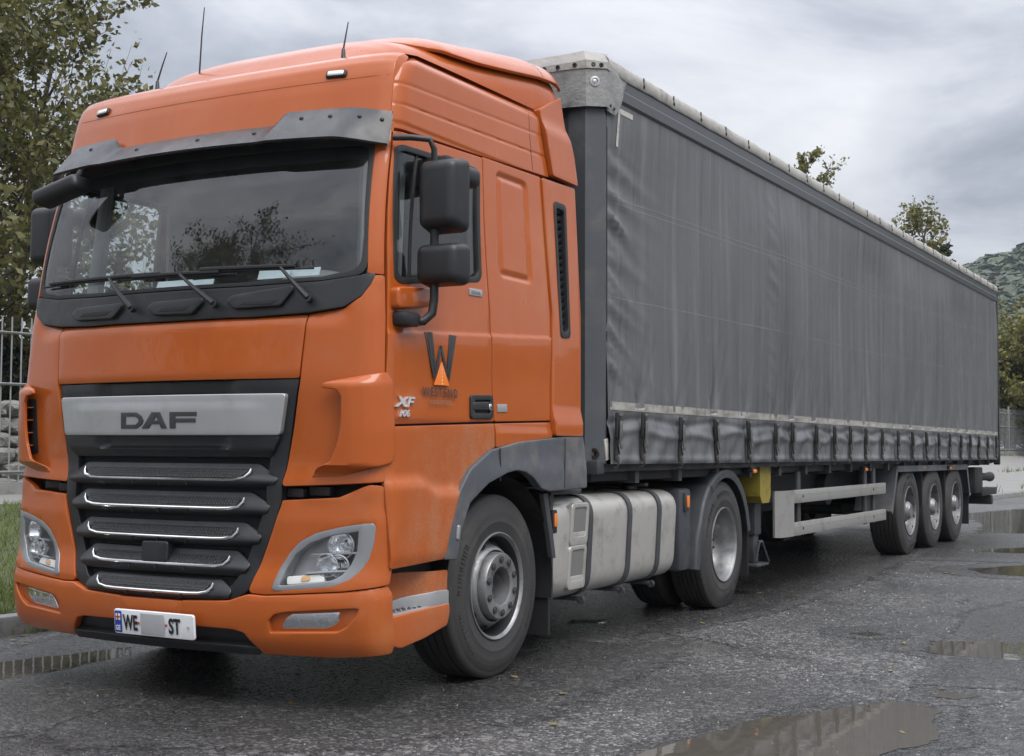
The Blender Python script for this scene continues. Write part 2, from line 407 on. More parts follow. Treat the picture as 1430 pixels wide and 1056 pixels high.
def sk(u, z):
    s = -1 if u < 0 else 1; u = abs(u)
    x = np.interp(u, PU, PP[:, 0]); y = np.interp(u, PU, PP[:, 1]) + max(0, u - PU[-1])
    x *= np.interp(z, [.2, 1.35, 2.85, 3.2, 3.4], [1.245, 1.245, 1.165, 1.145, 1.13]) / 1.245
    return np.array([s * x, y + np.interp(z, GZ, GY) * max(0, 1 - y / 2.3), z])
def sst(a, b, x):
    t = min(1, max(0, (x - a) / (b - a))); return t * t * (3 - 2 * t)
def onskin(u, z, h=0.):
    p, n = frame(sk, u, z); return p + n * h
def mirror(p): return [(-u, v) for u, v in reversed(p)]

truck = empty('truck_tractor', (0, 0, 0), 'orange cab-over truck tractor parked on wet asphalt, coupled to the grey curtain trailer', 'truck')
T = truck
# ---- black body shell behind the panels so the seams read dark
mb = MB()
def shell(lo, hi, ua, ub, h):
    us = np.linspace(ua, ub, 50); zs = np.linspace(lo, hi, 14)
    mb.grid(lambda u, z: onskin(u, z, h), us, zs)
shell(1.16, 2.0, -1.34, 1.34, -.05); shell(.42, 1.13, -1.30, 1.30, -.10)
for s in (1, -1):
    for (a, b, lo, hi) in ((1.27, 3.42, 1.37, 2.06), (1.25, 1.325, 2.0, 2.9), (2.22, 3.40, 2.0, 2.95), (1.26, 2.5, 2.81, 2.98)):
        us = np.linspace(a, b, 24); zs = np.linspace(lo, hi, 8)
        mb.grid(lambda u, z: onskin(s * u, z, -.028), us, zs, flip=s < 0)
mb.box(-1.12, 1.12, 2.30, 2.345, 1.05, 3.2)
mb.build('body_shell', 'dark_gap', T)

low_edge = [(0, 1.909), (.43, 1.913), (.556, 1.911), (.872, 1.924), (1.069, 1.949), (1.159, 2.0), (1.203, 2.059), (1.222, 2.104)]
# ---- bonnet flap
le = [(u, z - .009) for u, z in low_edge[:4]]; le[-1] = (.868, 1.914)
hood = mirror(le[1:]) + le + [(.833, 1.606), (-.833, 1.606)]
panel('bonnet_flap', rpoly(hood, .012), 'orange', T, sk, h=lambda u, z: -.022 * sst(1.868, 1.925, z) - .006 * sst(1.64, 1.60, z), t=.03, dv=.03)
# ---- corner panels with air vanes
def cab_side(s):
    sd = 'left' if s > 0 else 'right'
    corner = [(.880, 1.915), (1.069, 1.940), (1.159, 1.992), (1.203, 2.051), (1.222, 2.098), (1.272, 2.098), (1.286, 1.9), (1.272, 1.36), (1.270, 1.108), (1.025, 1.094), (.747, 1.083), (.740, 1.098), (.848, 1.60)]
    panel('corner_panel', rpoly(corner, .01), 'orange', T, sk, h=lambda u, z: -.022 * sst(1.87, 1.925, z) * sst(1.15, 1.0, u) - .035 * sst(.93, .76, u) * sst(1.7, 1.3, z) * .4, t=.03, du=.04, dv=.04, s=s)
    panel('windscreen_pillar', rpoly([(1.188, 2.112), (1.268, 2.108), (1.246, 2.845), (1.168, 2.835)], .006), 'orange', T, sk, t=.025, du=.03, s=s)
    # vane: raised lip with an inlet slot towards the grille
    def vh(u, z):
        k = sst(1.135, 1.185, z) * sst(1.625, 1.57, z)
        return .004 + .062 * k * (1 - .86 * sst(1.10, 1.295, u))
    vout = [(1.060, 1.55), (1.085, 1.515), (1.078, 1.40), (1.058, 1.296), (1.018, 1.20), (.93, 1.155), (.90, 1.13), (1.05, 1.135), (1.29, 1.20), (1.312, 1.24), (1.315, 1.59), (1.295, 1.625), (1.20, 1.612), (1.00, 1.575), (.985, 1.558)]
    va = panel('air_vane', rpoly(vout, .012), 'orange', T, sk, h=vh, t=.016, du=.018, dv=.018, b=.005, s=s)
    panel('inlet_slot', rpoly([(1.035, 1.23), (1.15, 1.22), (1.16, 1.53), (1.065, 1.53)], .02), 'dark_gap', va, sk, h=.002, t=.004, b=.001, s=s)
    for z in (1.27, 1.34, 1.41, 1.48):
        p0, n0 = frame(sk, s * 1.095, z); p1, n1 = frame(sk, s * 1.16, z)
        m = MB(); m.add([p0, p1, p1 + n1 * .035, p0 + n0 * .045, p0 + (0, 0, .006), p1 + (0, 0, .006), p1 + n1 * .035 + (0, 0, .006), p0 + n0 * .045 + (0, 0, .006)], [(0, 1, 2, 3), (7, 6, 5, 4), (0, 4, 5, 1), (1, 5, 6, 2), (2, 6, 7, 3), (3, 7, 4, 0)])
        m.build('fin', 'orange', va, smooth=False)
    # ---- headlight corner
    hlo = [(.726, .590), (.756, .688), (.798, .759), (.855, .816), (.932, .856), (1.045, .884), (1.137, .900), (1.215, .908), (1.228, .896), (1.221, .821), (1.199, .740), (1.162, .683), (1.116, .643), (1.042, .612), (.90, .597), (.749, .583)]
    hli = [(.757, .603), (.780, .683), (.826, .758), (.902, .814), (.996, .848), (1.155, .876), (1.148, .774), (1.118, .710), (1.080, .660), (1.036, .634), (.90, .616), (.775, .602)]
    hp = [(.750, 1.008), (1.044, 1.026), (1.16, 1.075), (1.20, 1.088), (1.262, 1.083), (1.290, 1.045), (1.318, .99), (1.318, .622), (1.091, .592), (.683, .562), (.604, .566), (.594, .58), (.645, .72), (.702, .87), (.747, .998)]
    big = [(u + (u - .98) * .02, z + (z - .73) * .03) for u, z in hlo]
    panel('headlight_panel', rpoly(hp, .012), 'orange_low', T, sk, hole=rpoly(big, .008), h=lambda u, z: -.02 * sst(1.02, 1.07, z) * sst(1.2, 1.05, u) - .012 * sst(.80, .66, u) + .008 * sst(.97, .93, z), t=.03, du=.04, dv=.04, s=s)
    hl = panel('headlight', rpoly(hli, .01), 'lamp_body', T, sk, h=-.075, t=.01, s=s)
    panel('bezel', rpoly(hlo, .01), 'silver_paint', hl, sk, hole=rpoly(hli, .008), h=.008, t=.075, du=.05, dv=.05, b=.005, s=s)
    panel('lens', rpoly(hli, .008), 'lamp_glass', hl, sk, h=lambda u, z: .004, t=.006, b=.001, s=s)
    for (u, z, r) in ((1.055, .802, .062), (.985, .708, .052), (1.045, .706, .050)):
        p, n = frame(sk, s * u, z); p = p - n * .012
        m = MB(); m.lathe([(.0, r), (-.012, r * .93), (-.03, r * .74), (-.044, r * .5), (-.052, r * .25), (-.053, 0)], (0, 0, 0), 'y', 28, -1)
        m.lathe([(-.05, .016), (-.03, .018), (-.022, .012), (-.02, 0)], (0, 0, 0), 'y', 14, -1)
        o = m.build('reflector_bowl', 'reflector', hl); o.location = p; o.rotation_euler = (0, 0, math.atan2(n[0], -n[1]))
        rg = MB().lathe([(.0, r * 1.0), (.006, r * 1.03), (.004, r * 1.10), (-.004, r * 1.12)], (0, 0, 0), 'y', 28, -1).build('rim_ring', 'silver_trim', hl); rg.location = p; rg.rotation_euler = o.rotation_euler
    panel('indicator', rpoly([(.79, .615), (.785, .652), (.97, .668), (.98, .636)], .008), 'lamp_white', hl, sk, h=-.02, t=.03, s=s)
    panel('indicator_bulb', rpoly([(.865, .632), (.865, .655), (.905, .658), (.905, .638)], .006), 'amber_soft', hl, sk, h=-.015, t=.02, s=s)
    panel('divider', [(.88, .667), (.88, .673), (1.11, .690), (1.10, .684)], 'silver_trim', hl, sk, h=-.008, t=.05, b=.001, s=s)
    panel('divider', [(.90, .752), (.90, .757), (1.14, .772), (1.14, .765)], 'silver_trim', hl, sk, h=-.008, t=.05, b=.001, s=s)
    # ---- bumper end with fog lamp
    bm_ = [(.208, .505), (.483, .517), (.590, .552), (.683, .548), (1.091, .580), (1.318, .608), (1.338, .58), (1.342, .33), (1.325, .295), (1.032, .270), (.640, .268), (.628, .30), (.566, .378), (.50, .392), (.208, .396)]
    fr = [(.700, .440), (.735, .474), (.80, .488), (1.16, .518), (1.180, .510), (1.164, .474), (1.113, .419), (1.060, .393), (.705, .376)]
    def bh(u, z): return .012 * sst(.585, .54, z - .02 * sst(.7, 1.3, u)) - .014 * sst(.36, .27, z)
    panel('bumper_end', rpoly(bm_, .012), 'orange_low', T, sk, hole=rpoly(fr, .012), h=bh, t=.04, du=.04, dv=.03, b=.006, s=s)
    rc = panel('fog_lamp', rpoly([(u + (u - .93) * .03, z + (z - .445) * .06) for u, z in fr], .012), 'orange_low', T, sk, h=lambda u, z: bh(u, z) - .028 + .012 * sst(1.05, 1.16, u), t=.01, du=.05, dv=.03, s=s)
    fl = [(.765, .398), (.793, .447), (.823, .470), (1.092, .490), (1.067, .448), (1.041, .427), (1.000, .409)]
    panel('lamp_housing', rpoly(fl, .01), 'reflector', rc, sk, h=-.014, t=.01, s=s)
    for u in (.84, .93, 1.0):
        panel('facet', [(u, .415), (u - .006, .46), (u + .012, .47), (u + .022, .425)], 'reflector', rc, sk, h=lambda a, b_, u=u: -.010 + .12 * (a - u), t=.004, b=.001, s=s)
    panel('lens', rpoly(fl, .01), 'lamp_glass', rc, sk, h=-.003, t=.004, b=.002, s=s)
    # ---- door
    winp = [(1.275, 2.765), (1.329, 2.782), (1.917, 2.800), (2.116, 2.803), (2.163, 2.772), (2.206, 2.205), (2.175, 2.172), (1.398, 2.076), (1.340, 2.096)]
    win = rpoly(winp, .02, 3)
    def belt(u): return 1.833 + (u - 1.36) * .057
    dh = lambda u, z: .009 * sst(belt(u) + .006, belt(u) - .005, z) - .010 * sst(belt(u) - .02, belt(u) - .30, z) - .010 * sst(1.42, 1.38, z)
    dr = panel('door', rpoly([(1.258, 2.843), (1.303, 1.91), (1.285, 1.383), (2.305, 1.416), (2.293, 2.0), (2.186, 2.874)], .012), 'orange', T, sk, hole=win, h=dh, t=.03, du=.06, dv=.010, s=s)
    wi = [(u + (1.74 - u) * .055, z + (2.45 - z) * .075) for u, z in winp]
    panel('window_seal', win, 'rubber', dr, sk, hole=rpoly(wi, .03, 3), h=.004, t=.03, b=.003, s=s)
    panel('window_pane', rpoly(wi, .03, 3), 'side_glass', dr, sk, h=-.012, t=.004, b=.002, s=s)
    panel('quarter_bar', [(1.485, 2.10), (1.50, 2.10), (1.50, 2.765), (1.485, 2.765)], 'rubber', dr, sk, h=-.006, t=.02, b=.002, s=s)
    hd = panel('door_handle', rpoly([(2.058, 1.545), (2.288, 1.553), (2.278, 1.430), (2.047, 1.426)], .02), 'black_plastic', dr, sk, hole=rpoly([(2.085, 1.525), (2.262, 1.532), (2.255, 1.450), (2.078, 1.447)], .02), h=.013, t=.03, b=.004, s=s)
    panel('recess', rpoly([(2.075, 1.53), (2.27, 1.535), (2.26, 1.445), (2.07, 1.44)], .02), 'dark_gap', hd, sk, h=.002, t=.004, b=.001, s=s)
    panel('grip', rpoly([(2.072, 1.505), (2.25, 1.512), (2.25, 1.478), (2.07, 1.473)], .01), 'black_plastic', hd, sk, h=.016, t=.02, b=.006, s=s)
    panel('key_lock', rpoly([(2.235, 1.503), (2.262, 1.504), (2.262, 1.474), (2.235, 1.473)], .012), 'chrome', hd, sk, h=.02, t=.012, s=s)
    # ---- panel under the door, sleeper, corner behind it
    lowp = [(1.283, 1.366), (2.305, 1.399), (2.305, 1.272), (2.227, 1.252), (2.016, 1.157), (1.893, 1.026), (1.808, .846), (1.757, .709), (1.300, .694), (1.270, 1.10)]
    panel('step_panel', rpoly(lowp, .01), 'orange_muddy', T, sk, h=lambda u, z: .03 * sst(1.135 - .055 * sst(1.55, 1.70, u), 1.075 - .055 * sst(1.55, 1.70, u), z) * sst(1.26, 1.30, u) - .01 * sst(.74, .70, z), t=.03, du=.04, dv=.025, s=s)
    def sdf(u, z):
        c = (2.39 + 2.80) / 2 + (2.52 - z) * .09; du_ = abs(u - c) - .195; dz = abs(z - 2.53) - .298; r = .04
        return math.hypot(max(du_ + r, 0), max(dz + r, 0)) + min(max(du_ + r, dz + r), 0) - r
    def sh(u, z):
        d = sdf(u, z); return -.014 * sst(.008, -.012, d) + .011 * sst(-.018, -.045, d) + dh(u, z)
    panel('sleeper_panel', rpoly([(2.320, 1.416), (2.308, 2.0), (2.200, 2.880), (2.958, 2.896), (3.045, 2.07), (2.985, 1.434)], .01), 'orange', T, sk, h=sh, t=.03, du=.015, dv=.011, s=s)
    panel('sill_panel', rpoly([(2.320, 1.399), (2.985, 1.418), (2.995, 1.334), (2.56, 1.302), (2.320, 1.274)], .008), 'orange', T, sk, h=lambda u, z: .006 * sst(1.39, 1.35, z), t=.03, dv=.02, s=s)
    slot = rpoly([(3.128, 2.765), (3.292, 2.762), (3.275, 1.955), (3.160, 1.948)], .03)
    ih = lambda u, z: .012 + .018 * sst(1.50, 1.42, z)
    ip = panel('intake_panel', rpoly([(3.004, 1.344), (3.0, 1.434), (3.060, 2.07), (2.972, 2.892), (3.450, 2.905), (3.450, 2.1), (3.395, 1.56), (3.365, 1.344)], .014), 'orange', T, sk, hole=slot, h=ih, t=.04, du=.04, dv=.04, s=s)
    panel('intake_frame', rpoly([(3.122, 2.775), (3.298, 2.772), (3.281, 1.945), (3.154, 1.938)], .03), 'black_plastic', ip, sk, hole=rpoly([(3.145, 2.74), (3.272, 2.738), (3.258, 1.975), (3.175, 1.97)], .03), h=.018, t=.05, s=s)
    panel('intake_backing', slot, 'dark_gap', ip, sk, h=-.03, t=.005, s=s)
    for k in range(17):
        z = 1.985 + k * .045
        panel('louvre', [(3.15, z), (3.28, z + .02), (3.28, z + .042), (3.15, z + .022)], 'black_plastic', ip, sk, h=lambda u, v, z=z: -.006 + .35 * (v - z - .02), t=.006, b=.002, s=s)
    # ---- wheel arch
    ao = [(1.764, .709), (1.815, .846), (1.901, 1.026), (2.016, 1.154), (2.227, 1.249), (2.555, 1.296), (3.10, 1.330), (3.374, 1.336), (3.400, 1.270), (3.401, 1.030), (2.905, 1.022), (2.80, 1.04), (2.70, 1.105), (2.60, 1.140), (2.50, 1.150), (2.391, 1.138), (2.198, 1.085), (2.010, .985), (1.920, .841), (1.880, .700)]
    wa = panel('wheel_arch', rpoly(ao, .012), 'arch_plastic', T, sk, h=lambda u, z: .026 + .014 * sst(1.24, 1.12, z) * sst(2.0, 2.4, u), t=.05, du=.04, dv=.03, b=.006, s=s)
    panel('arch_seam', [(2.318, 1.09), (2.325, 1.09), (2.312, 1.268), (2.305, 1.268)], 'dark_gap', wa, sk, h=.0345, t=.003, b=.001, s=s)
    panel('arch_seam', [(3.09, 1.035), (3.097, 1.035), (3.102, 1.325), (3.095, 1.325)], 'dark_gap', wa, sk, h=.0415, t=.003, b=.001, s=s)
    m = MB(); wc = (2.45, .505)      # inner liner
    angs = np.linspace(math.radians(-12), math.radians(192), 26)
    x0, x1 = s * 1.225, s * .80
    m.grid(lambda a, x: (x, wc[0] - 1.05 + .60 * math.cos(a), wc[1] + .60 * math.sin(a)), angs, np.linspace(x0, x1, 3), flip=s > 0)
    m.build('wheel_liner', 'frame_dark', T)
    m = MB().box(min(s * .76, s * 1.20), max(s * .76, s * 1.20), 2.0, 2.02, .16, .98); m.build('mud_flap', 'rubber', T)
    panel('flap_edge', rpoly([(3.02, .62), (3.06, .62), (2.95, 1.0), (2.90, 1.0)], .005), 'frame_grey', T, sk, h=0, t=.03, s=s)
    panel('side_marker', rpoly([(1.872, .80), (1.892, .80), (1.902, .868), (1.882, .868)], .008), 'silver_trim', wa, sk, h=.034, t=.012, s=s)
    # ---- entry step behind the bumper
    st = panel('entry_step', rpoly([(1.338, .33), (1.342, .455), (1.862, .47), (1.862, .43), (1.832, .372), (1.62, .333), (1.40, .31)], .014), 'orange_low', T, sk, h=.004, t=.05, b=.008, s=s)
    panel('step_riser', rpoly([(1.322, .52), (1.322, .655), (1.862, .640), (1.862, .52)], .01), 'orange_muddy', st, sk, h=lambda u, z: -.10 + .09 * sst(1.55, 1.75, u), t=.02, du=.03, s=s)
    m = MB(); xs = [s * 1.02, s * 1.238]
    m.box(min(xs), max(xs), .30, .815, .452, .474, .006); m.build('step_tread', 'silver_trim', st)
    panel('step_edge', rpoly([(1.34, .455), (1.34, .50), (1.75, .545), (1.862, .54), (1.862, .46)], .01), 'silver_trim', st, sk, h=lambda u, z: -.085 + .085 * sst(1.55, 1.75, u), t=.012, du=.03, s=s)
    m = MB()
    for i in range(9):
        for j in range(4): m.lathe([(0, .011), (.006, .009), (.006, 0)], (s * (1.10 + j * .035), .35 + i * .046, .474), 'z', 10)
    m.build('tread_studs', 'frame_grey', st)
    m = MB().box(min(s * .6, s * 1.13), max(s * .6, s * 1.13), .28, .80, .47, .69); m.build('step_well', 'frame_dark', T)
cab_side(1); cab_side(-1)
# ---- bumper middle, lower intake, number plate
panel('bumper_middle', rpoly([(-.203, .396), (.203, .396), (.203, .505), (-.203, .505)], .004), 'orange_low', T, sk, h=lambda u, z: .012 * sst(.55, .50, z), t=.04)
panel('lower_intake', rpoly([(-.62, .268), (.62, .268), (.625, .30), (.56, .40), (-.56, .40), (-.625, .30)], .02), 'black_plastic', T, sk, h=-.035, t=.03)
panel('intake_lip', rpoly([(-.62, .262), (.62, .262), (.63, .30), (-.63, .30)], .012), 'black_plastic', T, sk, h=.002, t=.04)
def pf(u, v): return np.array([.062 + u, -.072 - .10 * (v) + .0 * u, .388 + v])
npl = panel('number_plate', rpoly([(-.262, -.058), (.262, -.058), (.262, .058), (-.262, .058)], .012), 'plate_white', T, pf, h=.004, t=.012, b=.004, du=.2, dv=.1)
panel('country_band', rpoly([(-.258, -.053), (-.212, -.053), (-.212, .053), (-.258, .053)], .006), 'plate_blue', npl, pf, h=.007, t=.002, b=.0005, du=.2, dv=.2)
panel('flag', [(-.25, .008), (-.22, .008), (-.22, .04), (-.25, .04)], 'plate_white', npl, pf, h=.0085, t=.001, b=.0003, du=.2, dv=.2)
panel('flag_cross', [(-.2385, .008), (-.2315, .008), (-.2315, .04), (-.2385, .04)], 'red_mark', npl, pf, h=.0095, t=.001, b=.0003, du=.2, dv=.2)
panel('flag_cross', [(-.25, .0205), (-.22, .0205), (-.22, .0275), (-.25, .0275)], 'red_mark', npl, pf, h=.0098, t=.001, b=.0003, du=.2, dv=.2)
text_mesh('plate_letters', 'GE', pf, -.2515, -.042, .034, 'plate_white', npl, wx=.75, h=.009, off=.001)
text_mesh('plate_letters', 'WE', pf, -.198, -.036, .104, 'plate_black', npl, wx=.60, h=.009, off=.0035)
text_mesh('plate_letters', 'ST', pf, .105, -.036, .104, 'plate_black', npl, wx=.70, h=.009, off=.0035)
for u in (-.096, .088): panel('dash_mark', [(u - .007, -.005), (u + .007, -.005), (u + .007, .006), (u - .007, .006)], 'red_mark', npl, pf, h=.0085, t=.001, b=.0003, du=.2, dv=.2)
panel('dash_mark', [(.225, -.006), (.24, -.006), (.24, .006), (.225, .006)], 'tape_white', npl, pf, h=.0085, t=.001, b=.0003, du=.2, dv=.2)
panel('grey_patch', [(-.08, -.05), (.075, -.05), (.075, .05), (-.08, .05)], 'plate_patch', npl, pf, h=.0085, t=.001, b=.0003, du=.2, dv=.2)
# ---- grille
gu = [(.834, 1.598), (.79, 1.40), (.735, 1.09), (.735, 1.0), (.692, .869), (.635, .715), (.584, .575), (.52, .535), (.40, .523), (.2, .514), (0, .512)]
grille = panel('grille', rpoly(gu + mirror(gu[:-1]), .015), 'dark_gap', T, sk, h=-.05, t=.02)
gs = [(.826, 1.595), (.74, 1.595), (.755, 1.53), (.715, 1.32), (.665, 1.215), (.655, 1.10), (.66, 1.0), (.60, .83), (.545, .68), (.50, .60), (.455, .565), (.35, .55), (0, .538), (0, .514), (.2, .516), (.40, .525), (.52, .537), (.580, .577), (.631, .715), (.688, .869), (.731, 1.0), (.731, 1.09), (.786, 1.40)]
for s in (1, -1): panel('grille_surround', gs, 'grille_plastic', grille, sk, h=lambda u, z: -.012 - .03 * sst(.60, .50, u) * sst(.9, .7, z) * 0, t=.05, du=.06, dv=.05, b=.005, s=s)
panel('upper_lip', rpoly([(-.75, 1.595), (-.75, 1.535), (.75, 1.535), (.75, 1.595)], .01), 'grille_plastic', grille, sk, h=lambda u, z: -.012 - .03 * sst(.50, .42, abs(u)), t=.03, du=.04)
dp = panel('silver_panel', rpoly([(-.766, 1.524), (.766, 1.524), (.727, 1.332), (-.727, 1.332)], .015), 'silver_trim', grille, sk, h=lambda u, z: .020 + .008 * sst(1.50, 1.46, z) * sst(.72, .50, abs(u)), t=.04, du=.04, dv=.02, b=.006)
panel('lower_lip', rpoly([(-.722, 1.322), (.722, 1.322), (.672, 1.222), (-.672, 1.222)], .02), 'grille_plastic', grille, sk, h=lambda u, z: .012 - .028 * sst(.46, .40, abs(u)) * sst(1.255, 1.275, z) * 1 - .02 * sst(1.26, 1.22, z), t=.05, du=.03, dv=.02, b=.006)
for outer, hole in (([(-.246, 1.362), (-.246, 1.443), (-.135, 1.443), (-.098, 1.425), (-.085, 1.402), (-.098, 1.380), (-.135, 1.362)], [(-.213, 1.381), (-.213, 1.424), (-.142, 1.424), (-.123, 1.413), (-.119, 1.402), (-.123, 1.392), (-.142, 1.381)]),
                    ([(-.098, 1.362), (-.028, 1.443), (.028, 1.443), (.072, 1.362), (.036, 1.362), (.024, 1.384), (-.032, 1.384), (-.05, 1.362)], [(-.015, 1.401), (.014, 1.401), (.001, 1.427)]),
                    ([(.092, 1.362), (.092, 1.443), (.262, 1.443), (.262, 1.424), (.128, 1.424), (.128, 1.411), (.255, 1.411), (.255, 1.392), (.128, 1.392), (.128, 1.362)], None)):
    panel('badge_letter', outer, 'badge_grey', dp, sk, hole=hole, h=.0315, t=.006, du=.09, dv=.09, b=.001)
SL = [(1.106, .560), (.966, .535), (.818, .503), (.680, .457), (.548, .385)]
for k, (zc_, w_) in enumerate(SL):
    e = .155 - .012 * k
    bar = panel('grille_bar', rpoly([(-(w_ + .03), zc_ + .078), (w_ + .03, zc_ + .078), (w_ + e, zc_ + .018), (w_ + e - .03, zc_ - .032), (-(w_ + e - .03), zc_ - .032), (-(w_ + e), zc_ + .018)], .02), 'grille_plastic', grille, sk,
                h=lambda u, z, zc_=zc_, w_=w_: -.030 + .046 * sst(zc_ + .095, zc_ - .01, z) - .03 * sst(zc_ - .012, zc_ - .036, z) - .02 * sst(w_ + .02, w_ + .16, abs(u)), t=.05, du=.04, dv=.012, b=.004)
    panel('mesh_insert', rpoly([(-(w_ - .01), zc_ + .055), (w_ - .01, zc_ + .055), (w_ - .05, zc_ + .010), (-(w_ - .05), zc_ + .010)], .012), 'grille_mesh', bar, sk, h=lambda u, z, zc_=zc_: -.026 + .046 * sst(zc_ + .095, zc_ - .01, z), t=.004, du=.05, dv=.02, b=.001)
    path = [(-w_ - .004, zc_ + .056), (-w_, zc_ + .035), (-w_ + .022, zc_ + .012), (-w_ + .075, zc_ + .002)] + [(t, zc_) for t in np.linspace(-w_ + .14, w_ - .14, 12)] + [(w_ - .075, zc_ + .002), (w_ - .022, zc_ + .012), (w_, zc_ + .035), (w_ + .004, zc_ + .056)]
    MB().tube([onskin(u, z, .014 - .012 * sst(zc_, zc_ + .06, z)) for u, z in path], [.004] + [.0082] * (len(path) - 2) + [.004], 8).build('chrome_strip', 'chrome', bar)
    for u in (-.16, .02, .2)[:3]:
        panel('bar_joint', [(u - .0015, zc_ - .028), (u + .0015, zc_ - .028), (u + .0015, zc_ + .006), (u - .0015, zc_ + .006)], 'dark_gap', bar, sk, h=.0185, t=.004, b=.0004, du=.2, dv=.2)
panel('radar_cover', rpoly([(-.075, .785), (.085, .788), (.085, .695), (-.075, .692)], .012), 'grille_plastic', grille, sk, h=.022, t=.06, b=.008)
# gap behind the upper bumper edge
for s in (1, -1):
    for (u, z, l) in ((.80, 1.05, .10), (.93, 1.06, .12)): p = onskin(s * u, z, -.06); MB().box(p[0] - l / 2, p[0] + l / 2, p[1] - .02, p[1] + .03, z - .025, z + .02, .006).build('bumper_bracket', 'frame_dark', T)
# ---- scuttle panel, windscreen, wipers
sc = mirror(low_edge[1:]) + low_edge + [(1.208, 2.108), (1.15, 2.098), (.944, 2.074), (.538, 2.060), (0, 2.060), (-.538, 2.060), (-.944, 2.074), (-1.15, 2.098), (-1.208, 2.108)]
scut = panel('scuttle_panel', sc, 'black_plastic', T, sk, h=lambda u, z: .002, t=.03, du=.05, dv=.03)
for (a, b_, z) in ((.42, .79, 2.0), (-.10, .26, 1.988), (-.73, -.31, 1.990)):
    k = 1 if a > .3 else 0
    g = panel('grab_step', rpoly([(a, z - .012), (a + .05, z - .045), (b_ - .06, z - .05 + .01 * k), (b_, z + .0 + .03 * k), (b_, z + .02 + .03 * k), (a + .03, z + .012)], .012), 'black_plastic', scut, sk, h=.024, t=.03, du=.05, dv=.03, b=.006)
    panel('grab_hollow', rpoly([(a + .08, z - .035), (b_ - .11, z - .037), (b_ - .07, z - .014), (a + .11, z - .016)], .008), 'dark_gap', g, sk, h=.0255, t=.003, b=.001)
ws = rpoly([(-1.178, 2.108), (-.944, 2.083), (-.538, 2.070), (0, 2.070), (.538, 2.070), (.944, 2.083), (1.178, 2.108), (1.190, 2.30), (1.175, 2.60), (1.160, 2.825), (-1.160, 2.825), (-1.175, 2.60), (-1.190, 2.30)], [.06, 0, 0, 0, 0, 0, .06, 0, 0, .02, .02, 0, 0])
wi2 = rpoly([(-1.150, 2.135), (-.944, 2.100), (-.538, 2.086), (0, 2.086), (.538, 2.086), (.944, 2.100), (1.150, 2.135), (1.160, 2.30), (1.145, 2.60), (1.132, 2.775), (-1.132, 2.775), (-1.145, 2.60), (-1.160, 2.30)], [.06, 0, 0, 0, 0, 0, .06, 0, 0, .05, .05, 0, 0])
wsc = panel('windscreen', wi2, 'windscreen_glass', T, sk, h=-.006, t=.004, b=.001, du=.05, dv=.05)
panel('screen_seal', ws, 'rubber', wsc, sk, hole=wi2, h=-.002, t=.02, b=.002, du=.08, dv=.08)
panel('visor_shade_band', rpoly([(-1.138, 2.70), (1.138, 2.70), (1.130, 2.778), (-1.130, 2.778)], .02), 'dark_gap', wsc, sk, h=-.013, t=.003, b=.001, du=.06)  # dark strip behind the glass paints in the sun visor's shadow
for (pu, pz, eu, ez, a, b_) in ((.893, 1.984, .735, 2.140, .137, .905), (.354, 1.974, .124, 2.132, -.34, .46), (-.201, 1.977, -.401, 2.145, -1.10, .063)):
    wz = lambda u: ez + (u - eu) * -.012
    wm = MB().tube([onskin(pu, pz, .02), onskin(pu, pz, .05)], .022, 12).tube([onskin(pu, pz, .045), onskin(pu + (eu - pu) * .25, pz + (ez - pz) * .25, .055), onskin(pu + (eu - pu) * .6, pz + (ez - pz) * .6, .06), onskin(eu, ez, .05)], [.016, .015, .010, .008], 8).build('wiper', 'black_plastic', T)
    MB().tube([onskin(u, wz(u), .020) for u in np.linspace(a, b_, 14)], .006, 6).tube([onskin(u, wz(u) + .012, .030) for u in np.linspace(a + .1, b_ - .1, 10)], .010, 6).build('blade', 'rubber', wm)
# ---- header above the screen and the roof
prof = [(0, 2.845), (.018, 2.92), (.036, 3.0), (.052, 3.07), (.070, 3.13), (.094, 3.19), (.125, 3.232), (.18, 3.262), (.30, 3.282), (.70, 3.292), (1.2, 3.30), (1.85, 3.308)]
def hdr(u, k):
    i = min(int(k), len(prof) - 2); f = k - i; dy = prof[i][0] * (1 - f) + prof[i + 1][0] * f; z = prof[i][1] * (1 - f) + prof[i + 1][1] * f
    p = sk(u, 2.845); sx = np.interp(z, [2.845, 3.13, 3.3], [1, .985, .975]); y = p[1] + dy
    y = max(y, p[1] + dy); zz = z + .042 * (u / 1.2) ** 2 * sst(2.95, 3.2, z) - .02 * (abs(u) / 1.225) ** 12 * sst(3.1, 3.25, z)
    return (p[0] * sx, y, zz)
ks = np.linspace(0, len(prof) - 1, 45)
m = MB(); us = np.linspace(-1.228, 1.228, 61); m.grid(lambda u, k: hdr(u, k), us, ks)
m.grid(lambda u, k: tuple(np.array(hdr(u, k)) - (.012 * np.sign(u), 0, 0) + (0, .012, -.012)), us, ks, flip=True)
roof = m.build('roof', 'orange', T, sharp=60)
MB().tube([np.array(hdr(u, 3.75)) + (0, -.001, 0) for u in np.linspace(-1.2, 1.2, 30)], .0010, 6).build('roof_crease', 'orange_low', roof)
for s in (1, -1):
    m = MB(); m.grid(lambda k, t: np.array(hdr(s * 1.228, k)) * (1 - t) + onskin(s * 1.262, min(3.27, hdr(1.228, k)[2] - .004), -.006) * t, np.linspace(0, 7, 24), [0, .5, 1], flip=s > 0); m.build('roof_corner', 'orange', roof)
